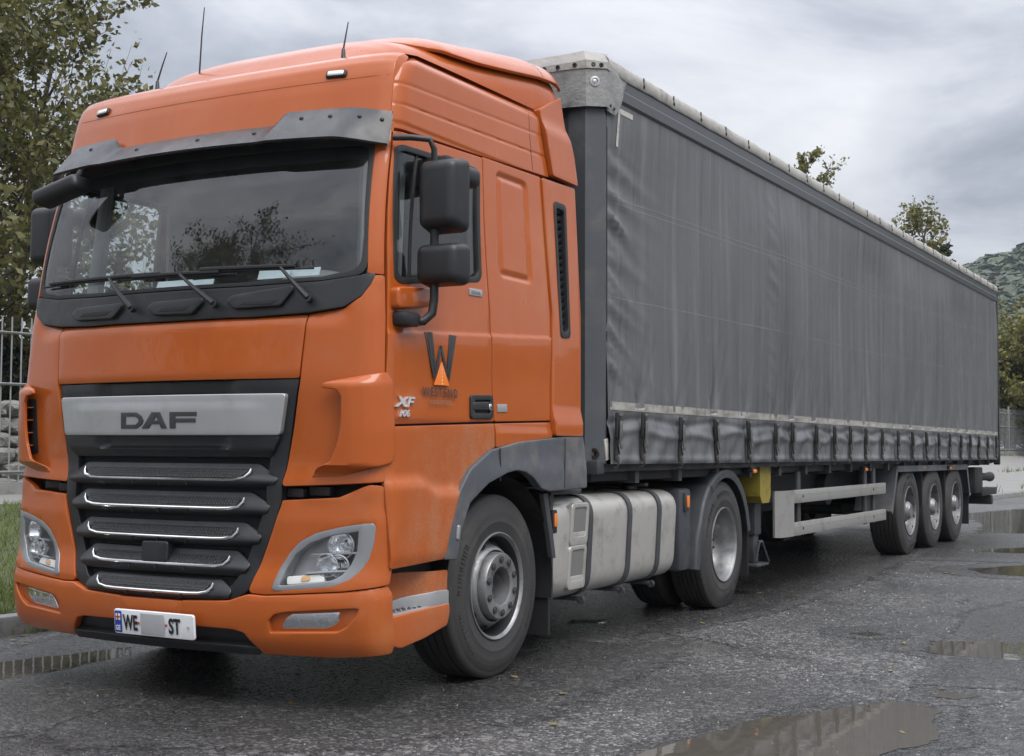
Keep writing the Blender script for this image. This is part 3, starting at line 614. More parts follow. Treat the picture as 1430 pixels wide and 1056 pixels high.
for u in (.893, -.893):
    p, n = frame(lambda a, b_: np.array(hdr(a, b_)), u, 4.25)
    ml = MB().box(-.058, .058, -.016, .006, -.022, .022, .012, seg=3).build('marker_lamp', 'rubber', roof); ml.location = p; ml.rotation_euler = Vector(-n).to_track_quat('Y', 'Z').to_euler()
    l2 = MB().box(-.045, .045, -.021, -.01, -.014, .014, .008, seg=3).build('lens', 'lamp_white', ml)
def roof_h(u, z): return -.055 * max(0, (z - 3.10) / .14) ** 2 * .6
for s in (1, -1):
    top = [(1.236, 3.285), (1.30, 3.292), (1.5, 3.296), (1.9, 3.302), (2.4, 3.312), (2.935, 3.322)]
    def rh(u, z):
        c1 = 3.104 + (u - 1.24) * .033; c2 = 2.994 + (u - 1.264) * .025; tz = np.interp(u, [p[0] for p in top], [p[1] for p in top])
        g = -.004 * math.exp(-((z - c1) / .006) ** 2) - .005 * math.exp(-((z - c2) / .006) ** 2) * sst(1.26, 1.3, u) - .006 * sst(2.91, 2.89, z)
        return g - .05 * max(0, 1 - (tz - z) / .07) ** 2
    rs = panel('roof_side', rpoly([(1.238, 2.866)] + [(2.20, 2.892), (3.085, 2.922)] + top[::-1], .006), 'orange', roof, sk, h=rh, t=.03, du=.06, dv=.0075, s=s)
    panel('roof_joint', [(2.856, 2.925), (2.859, 2.925), (2.803, 3.27), (2.800, 3.27)], 'dark_gap', rs, sk, h=lambda u, z: rh(u, z) + .0012, t=.003, b=.0005, s=s, dv=.02)
    # collar behind the cab
    ch = lambda u, z: .010 + .02 * sst(3.28, 3.18, z)
    panel('side_collar', rpoly([(3.098, 2.930), (3.462, 2.925), (3.43, 3.10), (3.36, 3.28), (3.315, 3.46), (2.95, 3.318), (3.02, 3.16)], .012), 'orange', roof, sk, h=ch, t=.04, du=.05, dv=.03, s=s)
# ---- roof spoiler
SY = [.62, .68, .78, .92, 1.10, 1.35, 1.7, 2.05, 2.25, 2.32]; SZ = [3.27, 3.37, 3.475, 3.545, 3.585, 3.62, 3.665, 3.71, 3.72, 3.66]; SW = [.76, .80, .85, .90, .95, 1.0, 1.06, 1.10, 1.11, 1.10]
def spo(t, y, ex=0.):
    """t -1..1 across, y along"""
    w_ = np.interp(y, SY, SW) + ex; zt = np.interp(y, SY, SZ) + ex * .6; zb = 3.20 + .11 * sst(1.3, 2.3, y)
    a = t * PI / 2; c, s_ = math.cos(a), math.sin(a); n_ = 4.0
    r = (abs(c) ** n_ + abs(s_) ** n_) ** (-1 / n_)
    return np.array([w_ * r * s_, y, zb + (zt - zb) * r * c])
ys = np.concatenate([np.linspace(.62, 1.0, 14), np.linspace(1.05, 2.32, 22)])
m = MB(); ts = np.linspace(-1, 1, 61); m.grid(lambda y, t: spo(-t, y), ys, ts)
m.grid(lambda t, k: spo(t, .62) * np.array([k, 1, 1]) + np.array([0, .03 * (1 - k), 0]), ts, np.linspace(1, 0, 3), flip=False)
sp_ = m.build('roof_spoiler', 'orange', T, sharp=55)
for s in (1, -1):
    fo = [(.98, .30), (1.0, .42), (1.06, .52), (1.12, .57), (1.25, .615), (1.45, .64), (1.75, .66), (2.0, .67), (2.30, .68), (2.36, .60), (2.34, .30)]
    fl_ = panel('spoiler_flap', rpoly([(y, t) for y, t in fo], .01), 'orange', sp_, lambda y, t, s=s: spo(s * abs(t), y, .0), h=lambda y, t: s * .0 + (.045 * sst(.98, 1.25, y)) * (1), t=.02, du=.04, dv=.03, b=.006) if s < 0 else \
          panel('spoiler_flap', rpoly([(-y, t) for y, t in fo], .01), 'orange', sp_, lambda y, t: spo(abs(t), -y), h=lambda y, t: .045 * sst(.98, 1.25, -y), t=.02, du=.04, dv=.03, b=.006)
    panel('flap_joint', [((s < 0) * 2 * 2.09 - 2.09, .30), ((s < 0) * 2 * 2.09 - 2.084, .30), ((s < 0) * 2 * 2.09 - 2.084, .665), ((s < 0) * 2 * 2.09 - 2.09, .665)], 'dark_gap', fl_, lambda y, t, s=s: spo(s * abs(t), abs(y)), h=.0455, t=.003, b=.0004, dv=.03)
for s in (1, -1):
    def ledge(y, k):
        tz = np.interp(y + 1.05, [p[0] for p in top], [p[1] for p in top]); o_ = abs(onskin(y + 1.05, tz, -.045)[0]); i_ = np.interp(y, SY, SW) - .06
        return (s * (o_ * (1 - k) + min(i_, o_) * k), y, tz - .004)
    m = MB(); m.grid(ledge, np.linspace(.66, 2.22, 40), np.linspace(0, 1, 5), flip=s > 0); m.build('roof_ledge', 'orange', roof)
# ---- aerials
for (x, y, z, hgt, r) in ((-.62, .58, 3.275, .27, .032), (-.47, .76, 3.285, .56, .016), (.70, .58, 3.272, .25, .032)):
    lean = .05 if x < -.5 else .015
    MB().lathe([(0, r), (.015, r * .95), (.05, r * .42), (.10, r * .3), (.105, r * .18)], (x, y, z), 'z', 14).tube([(x, y, z + .10), (x + lean * .5, y + .01, z + hgt * .7), (x + lean, y + .02, z + hgt)], [.0055, .0045, .003], 6).build('aerial', 'black_plastic', roof)
# ---- sun visor
def vis(u, k):
    a = abs(u); ends = sst(1.02, 1.235, a); wing = sst(.56, .66, a)
    zt = 2.905 + .062 * wing - .02 * ends; zl = 2.790 - .012 * ends - .010 * (a / 1.2) ** 2
    z = zt + (zl - zt) * k; h = (.020 + .135 * (k ** .9)) * (1 - .72 * ends) + .018 * wing * (1 - ends)
    return onskin(u, z, 0) + np.array([np.sign(u) * h * .25 * ends, -h, 0])
us = np.concatenate([np.linspace(-1.245, -.70, 22), np.linspace(-.67, -.53, 9), np.linspace(-.50, .50, 21), np.linspace(.53, .67, 9), np.linspace(.70, 1.245, 22)])
m = MB(); kk = np.linspace(0, 1, 9)
m.grid(lambda u, k: vis(u, k), us, kk, flip=True); m.grid(lambda u, k: vis(u, k) + np.array([0, .012, -.010 if k > .9 else -.006]), us, kk)
lo = len(us); m.grid(lambda u, k: vis(u, 1) + np.array([0, .012, -.010]) * k, us, [0, 1], flip=True); m.grid(lambda u, k: vis(u, 0) + np.array([0, .012, -.006]) * k, us, [0, 1])
visor = m.build('sun_visor', 'visor_plastic', T, sharp=50)
for u in (-1.10, -.80, -.35, .12, .50, .78, .95, 1.10, 1.20):
    p, n = frame(lambda a, b_: vis(a, b_), u, .45 if abs(u) < .6 else .3); n = -n if n[1] > 0 else n
    o = MB().lathe([(-.004, .012), (.004, .011), (.008, .007), (.009, 0)], (0, 0, 0), 'z', 10).build('visor_screw', 'rubber', visor)
    o.location = p; o.rotation_euler = Vector(n).to_track_quat('Z', 'Y').to_euler()
for u in (-.9, -.45, 0, .45, .9): MB().tube([vis(u, .8) + (0, .02, 0), onskin(u, 2.80, .005)], .008, 6).build('visor_bracket', 'rubber', visor)
# ---- door mirrors, kerb mirrors
for s in (1, -1):
    mc = 1.415
    def hous(z0, z1, x0, x1, y0, y1, r, taper):
        bm = bmesh.new(); bmesh.ops.create_cube(bm, size=1)
        for v in bm.verts:
            k = .5 - v.co.y; tx = 1 - taper * k; v.co = Vector((((x0 + x1) / 2 + v.co.x * (x1 - x0) * tx), (y0 + y1) / 2 + v.co.y * (y1 - y0), (z0 + z1) / 2 + v.co.z * (z1 - z0) * tx))
        bmesh.ops.bevel(bm, geom=bm.edges[:], offset=r, segments=5, affect='EDGES', profile=.55)
        if s < 0:
            for v in bm.verts: v.co.x *= -1
            bmesh.ops.reverse_faces(bm, faces=bm.faces)
        bm.verts.index_update(); o = ([v.co[:] for v in bm.verts], [[v.index for v in f.verts] for f in bm.faces]); bm.free(); return o
    mr = MB(); mr.add(*hous(2.325, 2.71, 1.255, 1.500, .42, .58, .045, .16)); md = mr.build('door_mirror', 'black_plastic', T, sharp=60)
    m2 = MB(); m2.add(*hous(2.062, 2.28, 1.245, 1.512, .42, .57, .045, .14)); m2.build('wide_angle_housing', 'black_plastic', md, sharp=60)
    MB().box(min(s * 1.28, s * 1.475), max(s * 1.28, s * 1.475), .575, .583, 2.36, 2.68, .003).box(min(s * 1.27, s * 1.485), max(s * 1.27, s * 1.485), .565, .573, 2.09, 2.255, .003).build('mirror_glass', 'mirror_glass', md)
    arm = MB().tube([(s * 1.17, .36, 2.80), (s * 1.25, .40, 2.80), (s * 1.32, .46, 2.795), (s * 1.335, .48, 2.75), (s * 1.335, .49, 2.60)], .016, 10)
    arm.tube([(s * 1.335, .49, 2.4), (s * 1.335, .49, 2.0), (s * 1.33, .48, 1.93), (s * 1.30, .45, 1.89), (s * 1.24, .40, 1.885)], .022, 10)
    arm.build('mirror_arm', 'black_plastic', md)
    panel('mirror_foot', rpoly([(1.326, 2.035), (1.59, 2.06), (1.60, 1.985), (1.335, 1.952)], .015), 'orange', md, sk, h=lambda u, z: .05, t=.06, b=.014, s=s)
    MB().box(min(s * 1.20, s * 1.30), max(s * 1.20, s * 1.30), .30, .44, 1.86, 1.93, .02).build('arm_bracket', 'black_plastic', md)
    k2 = MB(); k2.add(*hous(2.60, 2.71, 1.22, 1.42, .62, .82, .045, .1)); km = k2.build('kerb_mirror', 'black_plastic', T, sharp=60)
    MB().box(min(s * 1.16, s * 1.30), max(s * 1.16, s * 1.30), .66, .80, 2.70, 2.765, .015).build('mirror_bracket', 'black_plastic', km)
fm = MB().box(-.97, -.66, -.005, .145, 2.615, 2.705, .034, rot=Matrix.Rotation(-.30, 3, 'Y') @ Matrix.Rotation(.15, 3, 'Z'), seg=4)
fm.tube([(-.76, .08, 2.68), (-.70, .09, 2.75), (-.70, .14, 2.82)], .018, 8)
fm.build('front_mirror', 'black_plastic', T, sharp=60)
# ---- lettering on the near door
text_mesh('model_badge', 'XF', sk, 1.338, 1.468, .070, 'badge_chrome', T, wx=1.75, shear=.35, off=.002, h=.010, depth=.009)
text_mesh('model_badge', '106', sk, 1.358, 1.420, .046, 'badge_chrome', T, wx=1.35, shear=.3, off=.001, h=.010, depth=.009)
lg = panel('company_logo', [(1.655, 1.852), (1.683, 1.853), (1.713, 1.672), (1.701, 1.640)], 'logo_grey', T, sk, h=.0112, t=.002, b=.0003, du=.2, dv=.2)
def lp(pts, mt): panel('logo_stroke', pts, mt, lg, sk, h=.0112, t=.002, b=.0003, du=.2, dv=.2)
lp([(1.608, 1.850), (1.616, 1.850), (1.698, 1.640), (1.692, 1.612)], 'logo_grey'); lp([(1.628, 1.850), (1.652, 1.851), (1.708, 1.645), (1.702, 1.615)], 'logo_grey')
lp([(1.752, 1.790), (1.775, 1.791), (1.729, 1.655), (1.712, 1.640), (1.704, 1.652)], 'logo_grey'); lp([(1.752, 1.790), (1.775, 1.791), (1.835, 1.640), (1.817, 1.632)], 'logo_grey')
lp([(1.848, 1.853), (1.876, 1.853), (1.840, 1.640), (1.818, 1.632)], 'logo_grey'); lp([(1.882, 1.853), (1.905, 1.854), (1.846, 1.655), (1.842, 1.672)], 'logo_grey'); lp([(1.912, 1.854), (1.920, 1.854), (1.842, 1.612), (1.836, 1.640)], 'logo_grey')
lp([(1.764, 1.705), (1.774, 1.705), (1.838, 1.588), (1.690, 1.586)], 'logo_orange')
for k in range(5): lg2 = panel('logo_stroke', [(1.767 - k * .0008, 1.672 - k * .018), (1.771 + k * .0008, 1.672 - k * .018), (1.772 + k * .0008, 1.662 - k * .018), (1.766 - k * .0008, 1.662 - k * .018)], 'logo_yellow', lg, sk, h=.0125, t=.001, b=.0002, du=.2, dv=.2)
text_mesh('logo_lettering', 'WESTEND', sk, 1.748, 1.528, .062, 'logo_grey', lg, wx=.92, h=.0125, off=.0017, align='CENTER', sp=1.42)
text_mesh('logo_lettering', 'LOGISTICS', sk, 1.748, 1.488, .031, 'logo_light', lg, wx=1.05, h=.0125, off=.0006, align='CENTER', sp=1.35)
dbg = panel('door_badge', rpoly([(2.068, 2.125), (2.205, 2.128), (2.205, 2.092), (2.068, 2.088)], .004), 'silver_trim', T, sk, h=.006, t=.006, b=.001)
text_mesh('badge_lettering', 'ZOE-MA', sk, 2.085, 2.096, .026, 'badge_grey', dbg, h=.008)
panel('type_plate', rpoly([(2.352, 1.508), (2.458, 1.512), (2.456, 1.470), (2.350, 1.466)], .003), 'silver_trim', T, sk, h=.004, t=.004, b=.001)
# ---- cab interior
intr = MB()
intr.box(-1.12, 1.12, .55, 2.2, 1.45, 1.50)
intr.build('cab_floor', 'dash', T)
MB().box(-1.10, 1.10, 1.95, 1.98, 1.5, 3.15).build('bulkhead', 'wall_grey', T); MB().box(-1.10, 1.10, .62, 1.98, 3.10, 3.13).build('headlining', 'wall_grey', T)
for s in (1, -1):
    m = MB().box(min(s * 1.135, s * 1.115), max(s * 1.135, s * 1.115), .46, 1.2, 1.5, 2.09); m.box(min(s * 1.125, s * 1.10), max(s * 1.125, s * 1.10), 1.20, 1.98, 1.5, 3.10); m.box(min(s * 1.11, s * 1.09), max(s * 1.11, s * 1.09), .60, 1.2, 2.79, 3.08); m.build('door_lining', 'wall_grey', T)
m = MB(); m.grid(lambda u, k: (lambda p: (p[0] * .955, p[1] + .06 + .50 * k, p[2] + .035 * math.sin(k * 2.2) + .06 * k * sst(.2, .5, abs(u - .55)) * 0))(sk(u, 2.055)), np.linspace(-1.17, 1.17, 40), np.linspace(0, 1, 12)); m.box(-1.08, 1.08, .60, .66, 1.6, 2.06)
dash = m.build('dashboard', 'dash', T)
m = MB(); m.grid(lambda a, b_: (.60 + .30 * math.cos(a) * (1 - .2 * b_), .48 + .16 * b_ + .10 * math.sin(a) * 0, 2.06 + .13 * math.sin(a) * (1 - .3 * b_)), np.linspace(0, PI, 14), np.linspace(0, 1, 4)); m.prism([(.60 + .30 * math.cos(a), 2.06 + .13 * math.sin(a)) for a in np.linspace(0, PI, 14)], 'y', .475, .49)
m.build('instrument_hood', 'dash_light', dash)
for (u, z, w_, hh_) in ((.60, 2.11, .10, .05), (.78, 2.115, .09, .045), (-.05, 2.085, .12, .05), (.12, 2.085, .10, .045)):
    p = sk(u, 2.06); MB().box(p[0] - w_, p[0] + w_, p[1] + .10, p[1] + .105, z, z + hh_, rot=Matrix.Rotation(-.35, 3, 'X')).build('paper_note', 'paper', dash)
whl = MB(); c0 = Vector((.60, .86, 2.12)); ax = Vector((0, -.62, .78)); e1 = Vector((1, 0, 0)); e2 = ax.cross(e1)
whl.tube([c0 + (e1 * math.cos(a) + e2 * math.sin(a)) * .23 for a in np.linspace(0, 2 * PI, 40)], .016, 8).tube([c0, c0 - ax * .35], .04, 10).tube([c0 - e1 * .22, c0, c0 + e1 * .22], [.014, .035, .014], 8).tube([c0, c0 - e2 * .22], [.03, .014], 8).build('steering_wheel', 'dash', T)
for x in (.60, -.60):
    dz = 0 if x > 0 else -.30
    st = MB().box(x - .26, x + .26, 1.0, 1.5, 1.85 + dz, 2.02 + dz, .06).build('seat', 'seat_cloth', T)
    MB().box(x - .25, x + .25, 1.42, 1.58, 1.98 + dz, 2.62 + dz, .07, rot=Matrix.Rotation(-.12, 3, 'X')).build('backrest', 'seat_cloth', st); MB().box(x - .14, x + .14, 1.48, 1.6, 2.62 + dz, 2.82 + dz, .05).build('headrest', 'seat_cloth', st)
for s in (1, -1):
    m = MB(); m.grid(lambda a, z: (s * (1.10 - .035 * (z - 2.1) - .075 + .016 * math.sin(a * 62 + z * 1.5) + .01 * math.sin(a * 21)) - s * .10 * (1 - a), .36 + .20 * a + .03 * math.sin(a * 60) + .10 * (z - 2.1) + .05, z), np.linspace(0, 1 if s > 0 else .35, 60), np.linspace(2.10, 2.82, 8)); m.build('cab_curtain', 'curtain_cloth', T)
MB().box(-1.05, 1.05, .40, .52, 2.80, 3.08, .03).build('overhead_shelf', 'dash', T)
# ------------------------------------------------------------------ wheels
def tyre_material():
    global nt
    m = bpy.data.materials.new('tyre'); m.use_nodes = True; nt = m.node_tree; b = nt.nodes['Principled BSDF']; o = N('ShaderNodeTexCoord').outputs['Object']
    c = mixc(noise(o, 9, 6, .65), (.020, .020, .021), (.050, .048, .046)); c = mixc(maprange(noise(o, 3.5, 7, .7), .5, .75, 0, .55, True), c, (.075, .068, .060)); L(c, b.inputs['Base Color'])
    b.inputs['Roughness'].default_value = .72
    bn = N('ShaderNodeBump'); bn.inputs['Strength'].default_value = .35; bn.inputs['Distance'].default_value = .004; L(noise(o, 90, 3, .6), bn.inputs['Height']); L(bn.outputs[0], b.inputs['Normal'])
    MATS['tyre'] = m
tyre_material()
def tyre_profile(R, w, rr, grooves):
    """outer face at axial 0, inner at -w; closed section"""
    p = [(-.012, rr - .012), (-.004, rr + .004), (.0, rr + .02), (.001, rr + .028), (.004, rr + .034), (.003, rr + .055), (.006, rr + .060), (.006, rr + .066), (.004, rr + .071), (.006, rr + .105), (.004, R - .085), (.001, R - .078), (.001, R - .072), (-.002, R - .066), (-.006, R - .045), (-.010, R - .040), (-.012, R - .030), (-.017, R - .016), (-.026, R - .005), (-.034, R - .001)]
    n = grooves; st = (w - .076) / n
    for k in range(n):
        a = -.038 - k * st
        p += [(a, R)] + ([(a - st + .010, R), (a - st + .008, R - .013), (a - st - .000, R - .013)] if k < n - 1 else [(a - st, R)])
    p += [(-w + .034, R - .001), (-w + .02, R - .012), (-w + .006, R - .05), (-w, R - .10), (-w, rr + .04), (-w + .012, rr - .012)]
    return p
def bolts(m, n, rc, ax, r, hgt, sgn=1, seg=6):
    for k in range(n):
        a = 2 * PI * (k + .5) / n; c = (0, rc * math.cos(a), rc * math.sin(a))
        m.lathe([(ax, r * 1.25), (ax + .006, r * 1.25), (ax + .006, r), (ax + hgt, r * .95), (ax + hgt, r * .5), (ax + hgt * 1.35, r * .42), (ax + hgt * 1.35, 0)], c, 'x', seg * 2, sgn)
def wheel(kind, s, loc, parent):
    """kind front / drive / trailer; s = side the face looks to; returns wheel part"""
    g = 1 if s > 0 else -1
    R, w_, rr = {'front': (.505, .315, .292), 'drive': (.505, .30, .292), 'trailer': (.525, .375, .292)}[kind]
    rim = MB()
    lip = [(-.010, rr - .016), (.000, rr - .009), (.006, rr - .001), (.004, rr + .004), (-.004, rr + .006), (-.012, rr + .002)]
    if kind == 'front':
        prof = [(-.20, .165), (-.055, .170), (-.030, .176), (-.018, .180)]
        brl = MB().lathe([(-.010, rr - .016), (-.05, rr - .024), (-.10, rr - .028), (-.18, rr - .030), (-.26, rr - .02)], (0, 0, 0), 'x', 72, g)
        rim.lathe([(-.118, rr - .027), (-.105, .258), (-.07, .240), (-.035, .218), (-.018, .206), (-.016, .198), (-.035, .192)], (0, 0, 0), 'x', 72, g)      # dished disc
        hub = MB(); hub.lathe([(-.035, .188), (.018, .184), (.026, .178), (.028, .112), (.022, .104), (-.05, .098), (-.10, .096), (-.10, .052), (-.055, .048), (-.05, .04), (-.05, 0)], (0, 0, 0), 'x', 60, g)
        nut = MB(); bolts(nut, 10, .1465, .028, .0155, .007, g)
        hb = MB()
        for k in range(10):
            a = 2 * PI * k / 10; ca, sa = math.cos(a), math.sin(a); cen = Vector((-.055 * g, .228 * ca, .228 * sa)); rad = Vector((.66 * g, .75 * ca, .75 * sa)).normalized()   # hand hole, dark oval sunk on the dish
            t = Vector((0, -sa, ca)); q = rad.cross(t).normalized()
            hb.add([cen + rad * .007 + t * .032 * math.cos(b) + q * .019 * math.sin(b) for b in np.linspace(0, 2 * PI, 13)[:-1]], [tuple(range(12)) if g < 0 else tuple(range(11, -1, -1))])
    elif kind == 'drive':
        rim.lathe([(-.010, rr - .016), (-.03, rr - .022), (-.06, rr - .034), (-.11, rr - .040), (-.16, rr - .050), (-.19, .222), (-.205, .20)], (0, 0, 0), 'x', 72, g)
        rim.lathe([(-.205, .20), (-.185, .175), (-.18, .12), (-.185, .115)], (0, 0, 0), 'x', 60, g)
        hub = MB(); hub.lathe([(-.185, .118), (-.14, .112), (-.125, .10), (-.12, .06), (-.122, 0)], (0, 0, 0), 'x', 48, g)
        nut = MB(); bolts(nut, 10, .148, -.178, .0145, .026, g); bolts(nut, 8, .08, -.122, .009, .012, g)
        hb = None
    else:
        rim.lathe([(-.010, rr - .016), (-.03, rr - .020), (-.07, rr - .030), (-.12, rr - .036), (-.15, .225), (-.135, .20), (-.125, .18), (-.125, .11)], (0, 0, 0), 'x', 60, g)
        hub = MB(); hub.lathe([(-.125, .118), (-.03, .112), (-.012, .105), (.0, .085), (.012, .08), (.014, .04), (.014, 0)], (0, 0, 0), 'x', 40, g)
        nut = MB(); bolts(nut, 10, .1675, -.125, .017, .045, g)
        hb = MB()
        for k in range(10):
            a = 2 * PI * k / 10; hb.lathe([(0, .02), (.002, .019), (.002, 0)], (-.132 * g, .208 * math.cos(a), .208 * math.sin(a)), 'x', 12, g)
    rim.lathe(lip, (0, 0, 0), 'x', 72, g)
    ty = MB().lathe(tyre_profile(R, w_, rr, {'front': 5, 'drive': 6, 'trailer': 6}[kind]), (0, 0, 0), 'x', 96, g, closed=True)
    # sidewall lettering ribs and shoulder lugs
    for k in range(72 if kind == 'drive' else 0):
        a = 2 * PI * k / (72 if kind != 'trailer' else 60); ca, sa = math.cos(a), math.sin(a); tv = Vector((0, -sa, ca)); rv = Vector((0, ca, sa)); c = Vector((-.030 * g, 0, 0)) + rv * (R - .012)
        hx, ht, hr = .014, .010, .009
        v = [c + Vector((g * x, 0, 0)) + tv * t + rv * r for x in (-hx, hx * .55) for t in (-ht, ht) for r in (-hr, hr)]
        ty.add(v, [(0, 1, 3, 2), (4, 6, 7, 5), (0, 4, 5, 1), (2, 3, 7, 6), (1, 5, 7, 3), (0, 2, 6, 4)])
    for (a0, a1, n_) in ((.6, 2.2, 16), (3.7, 5.4, 16)):        # moulded lettering
        for k in range(n_):
            if k in (7, 8): continue
            a = a0 + (a1 - a0) * k / n_; ww = .010 + .006 * ((k * 7) % 3) / 2; ca, sa = math.cos(a), math.sin(a); tv = Vector((0, -sa, ca)); rv = Vector((0, ca, sa)); r0 = (rr + R) / 2 + .012
            for d in (-ww, ww * .5):
                c = Vector((.0055 * g, 0, 0)) + rv * r0 + tv * d
                ty.add([c + Vector((g * x, 0, 0)) + tv * t + rv * r for x in (-.002, .0022) for t in (-.0028, .0028) for r in (-.018, .018)], [(0, 1, 3, 2), (4, 6, 7, 5), (0, 4, 5, 1), (2, 3, 7, 6), (1, 5, 7, 3), (0, 2, 6, 4)])
    key = (kind, g)
    if key not in WH:
        d = {'tyre': ty.build('tyre', 'tyre'), 'rim': rim.build('rim', 'rim_trailer' if kind == 'trailer' else 'rim_metal', sharp=50), 'hub': hub.build('hub', 'hub_steel', sharp=40), 'wheel_nuts': nut.build('wheel_nuts', 'nut_steel', sharp=40)}
        if kind == 'front': d['barrel'] = brl.build('barrel', 'rim_dark')
        if hb: d['hand_holes'] = hb.build('hand_holes', 'dark_gap')
        WH[key] = {k: o.data for k, o in d.items()}
        for o in d.values(): bpy.data.objects.remove(o)
    e = WH[key]; root = link('wheel', e['tyre'], None, parent); root.location = loc
    for k, me in e.items():
        if k == 'tyre': continue
        o = link(k, me, None, root)
    root.name = 'wheel'; root.rotation_euler = (random.random() * 6, 0, 0); return root
WH = {}
ax_y = 1.40; dr_y = 5.03
wheel('front', 1, (1.19, ax_y, .505), T); wheel('front', -1, (-1.19, ax_y, .505), T)
wheel('drive', 1, (1.225, dr_y, .505), T); wheel('drive', -1, (-1.225, dr_y, .505), T)
for s in (1, -1): wheel('drive', -s, (s * .56, dr_y, .505), T)
# ---- chassis
m = MB()
for s in (1, -1): m.box(s * .43 - .04, s * .43 + .04, .5, 6.05, .72, .98, .01)
for y in (.7, 2.6, 3.6, 4.4, 5.9): m.box(-.4, .4, y - .05, y + .05, .76, .94)
m.build('chassis', 'frame_dark', T)
m = MB().tube([(-1.0, ax_y, .47), (-.5, ax_y, .40), (.5, ax_y, .40), (1.0, ax_y, .47)], .06, 10); m.build('front_axle', 'frame_dark', T)
m = MB().tube([(-.9, dr_y, .505), (-.25, dr_y, .505), (-.2, dr_y, .52), (.2, dr_y, .52), (.25, dr_y, .505), (.9, dr_y, .505)], [.08, .08, .22, .22, .08, .08], 16); m.build('rear_axle', 'frame_dark', T)
MB().box(-.42, .42, .55, 1.9, .40, 1.15, .05).build('engine', 'frame_dark', T)
MB().lathe([(0, .0), (0, .42), (.05, .45), (.09, .45), (.09, 0)], (0, 4.45, 1.06), 'z', 30).box(-.45, .45, 4.5, 4.9, 1.0, 1.12).build('fifth_wheel', 'frame_dark', T)
MB().box(-1.15, 1.15, 1.2, 2.3, 1.10, 1.42).build('cab_underside', 'dark_gap', T)
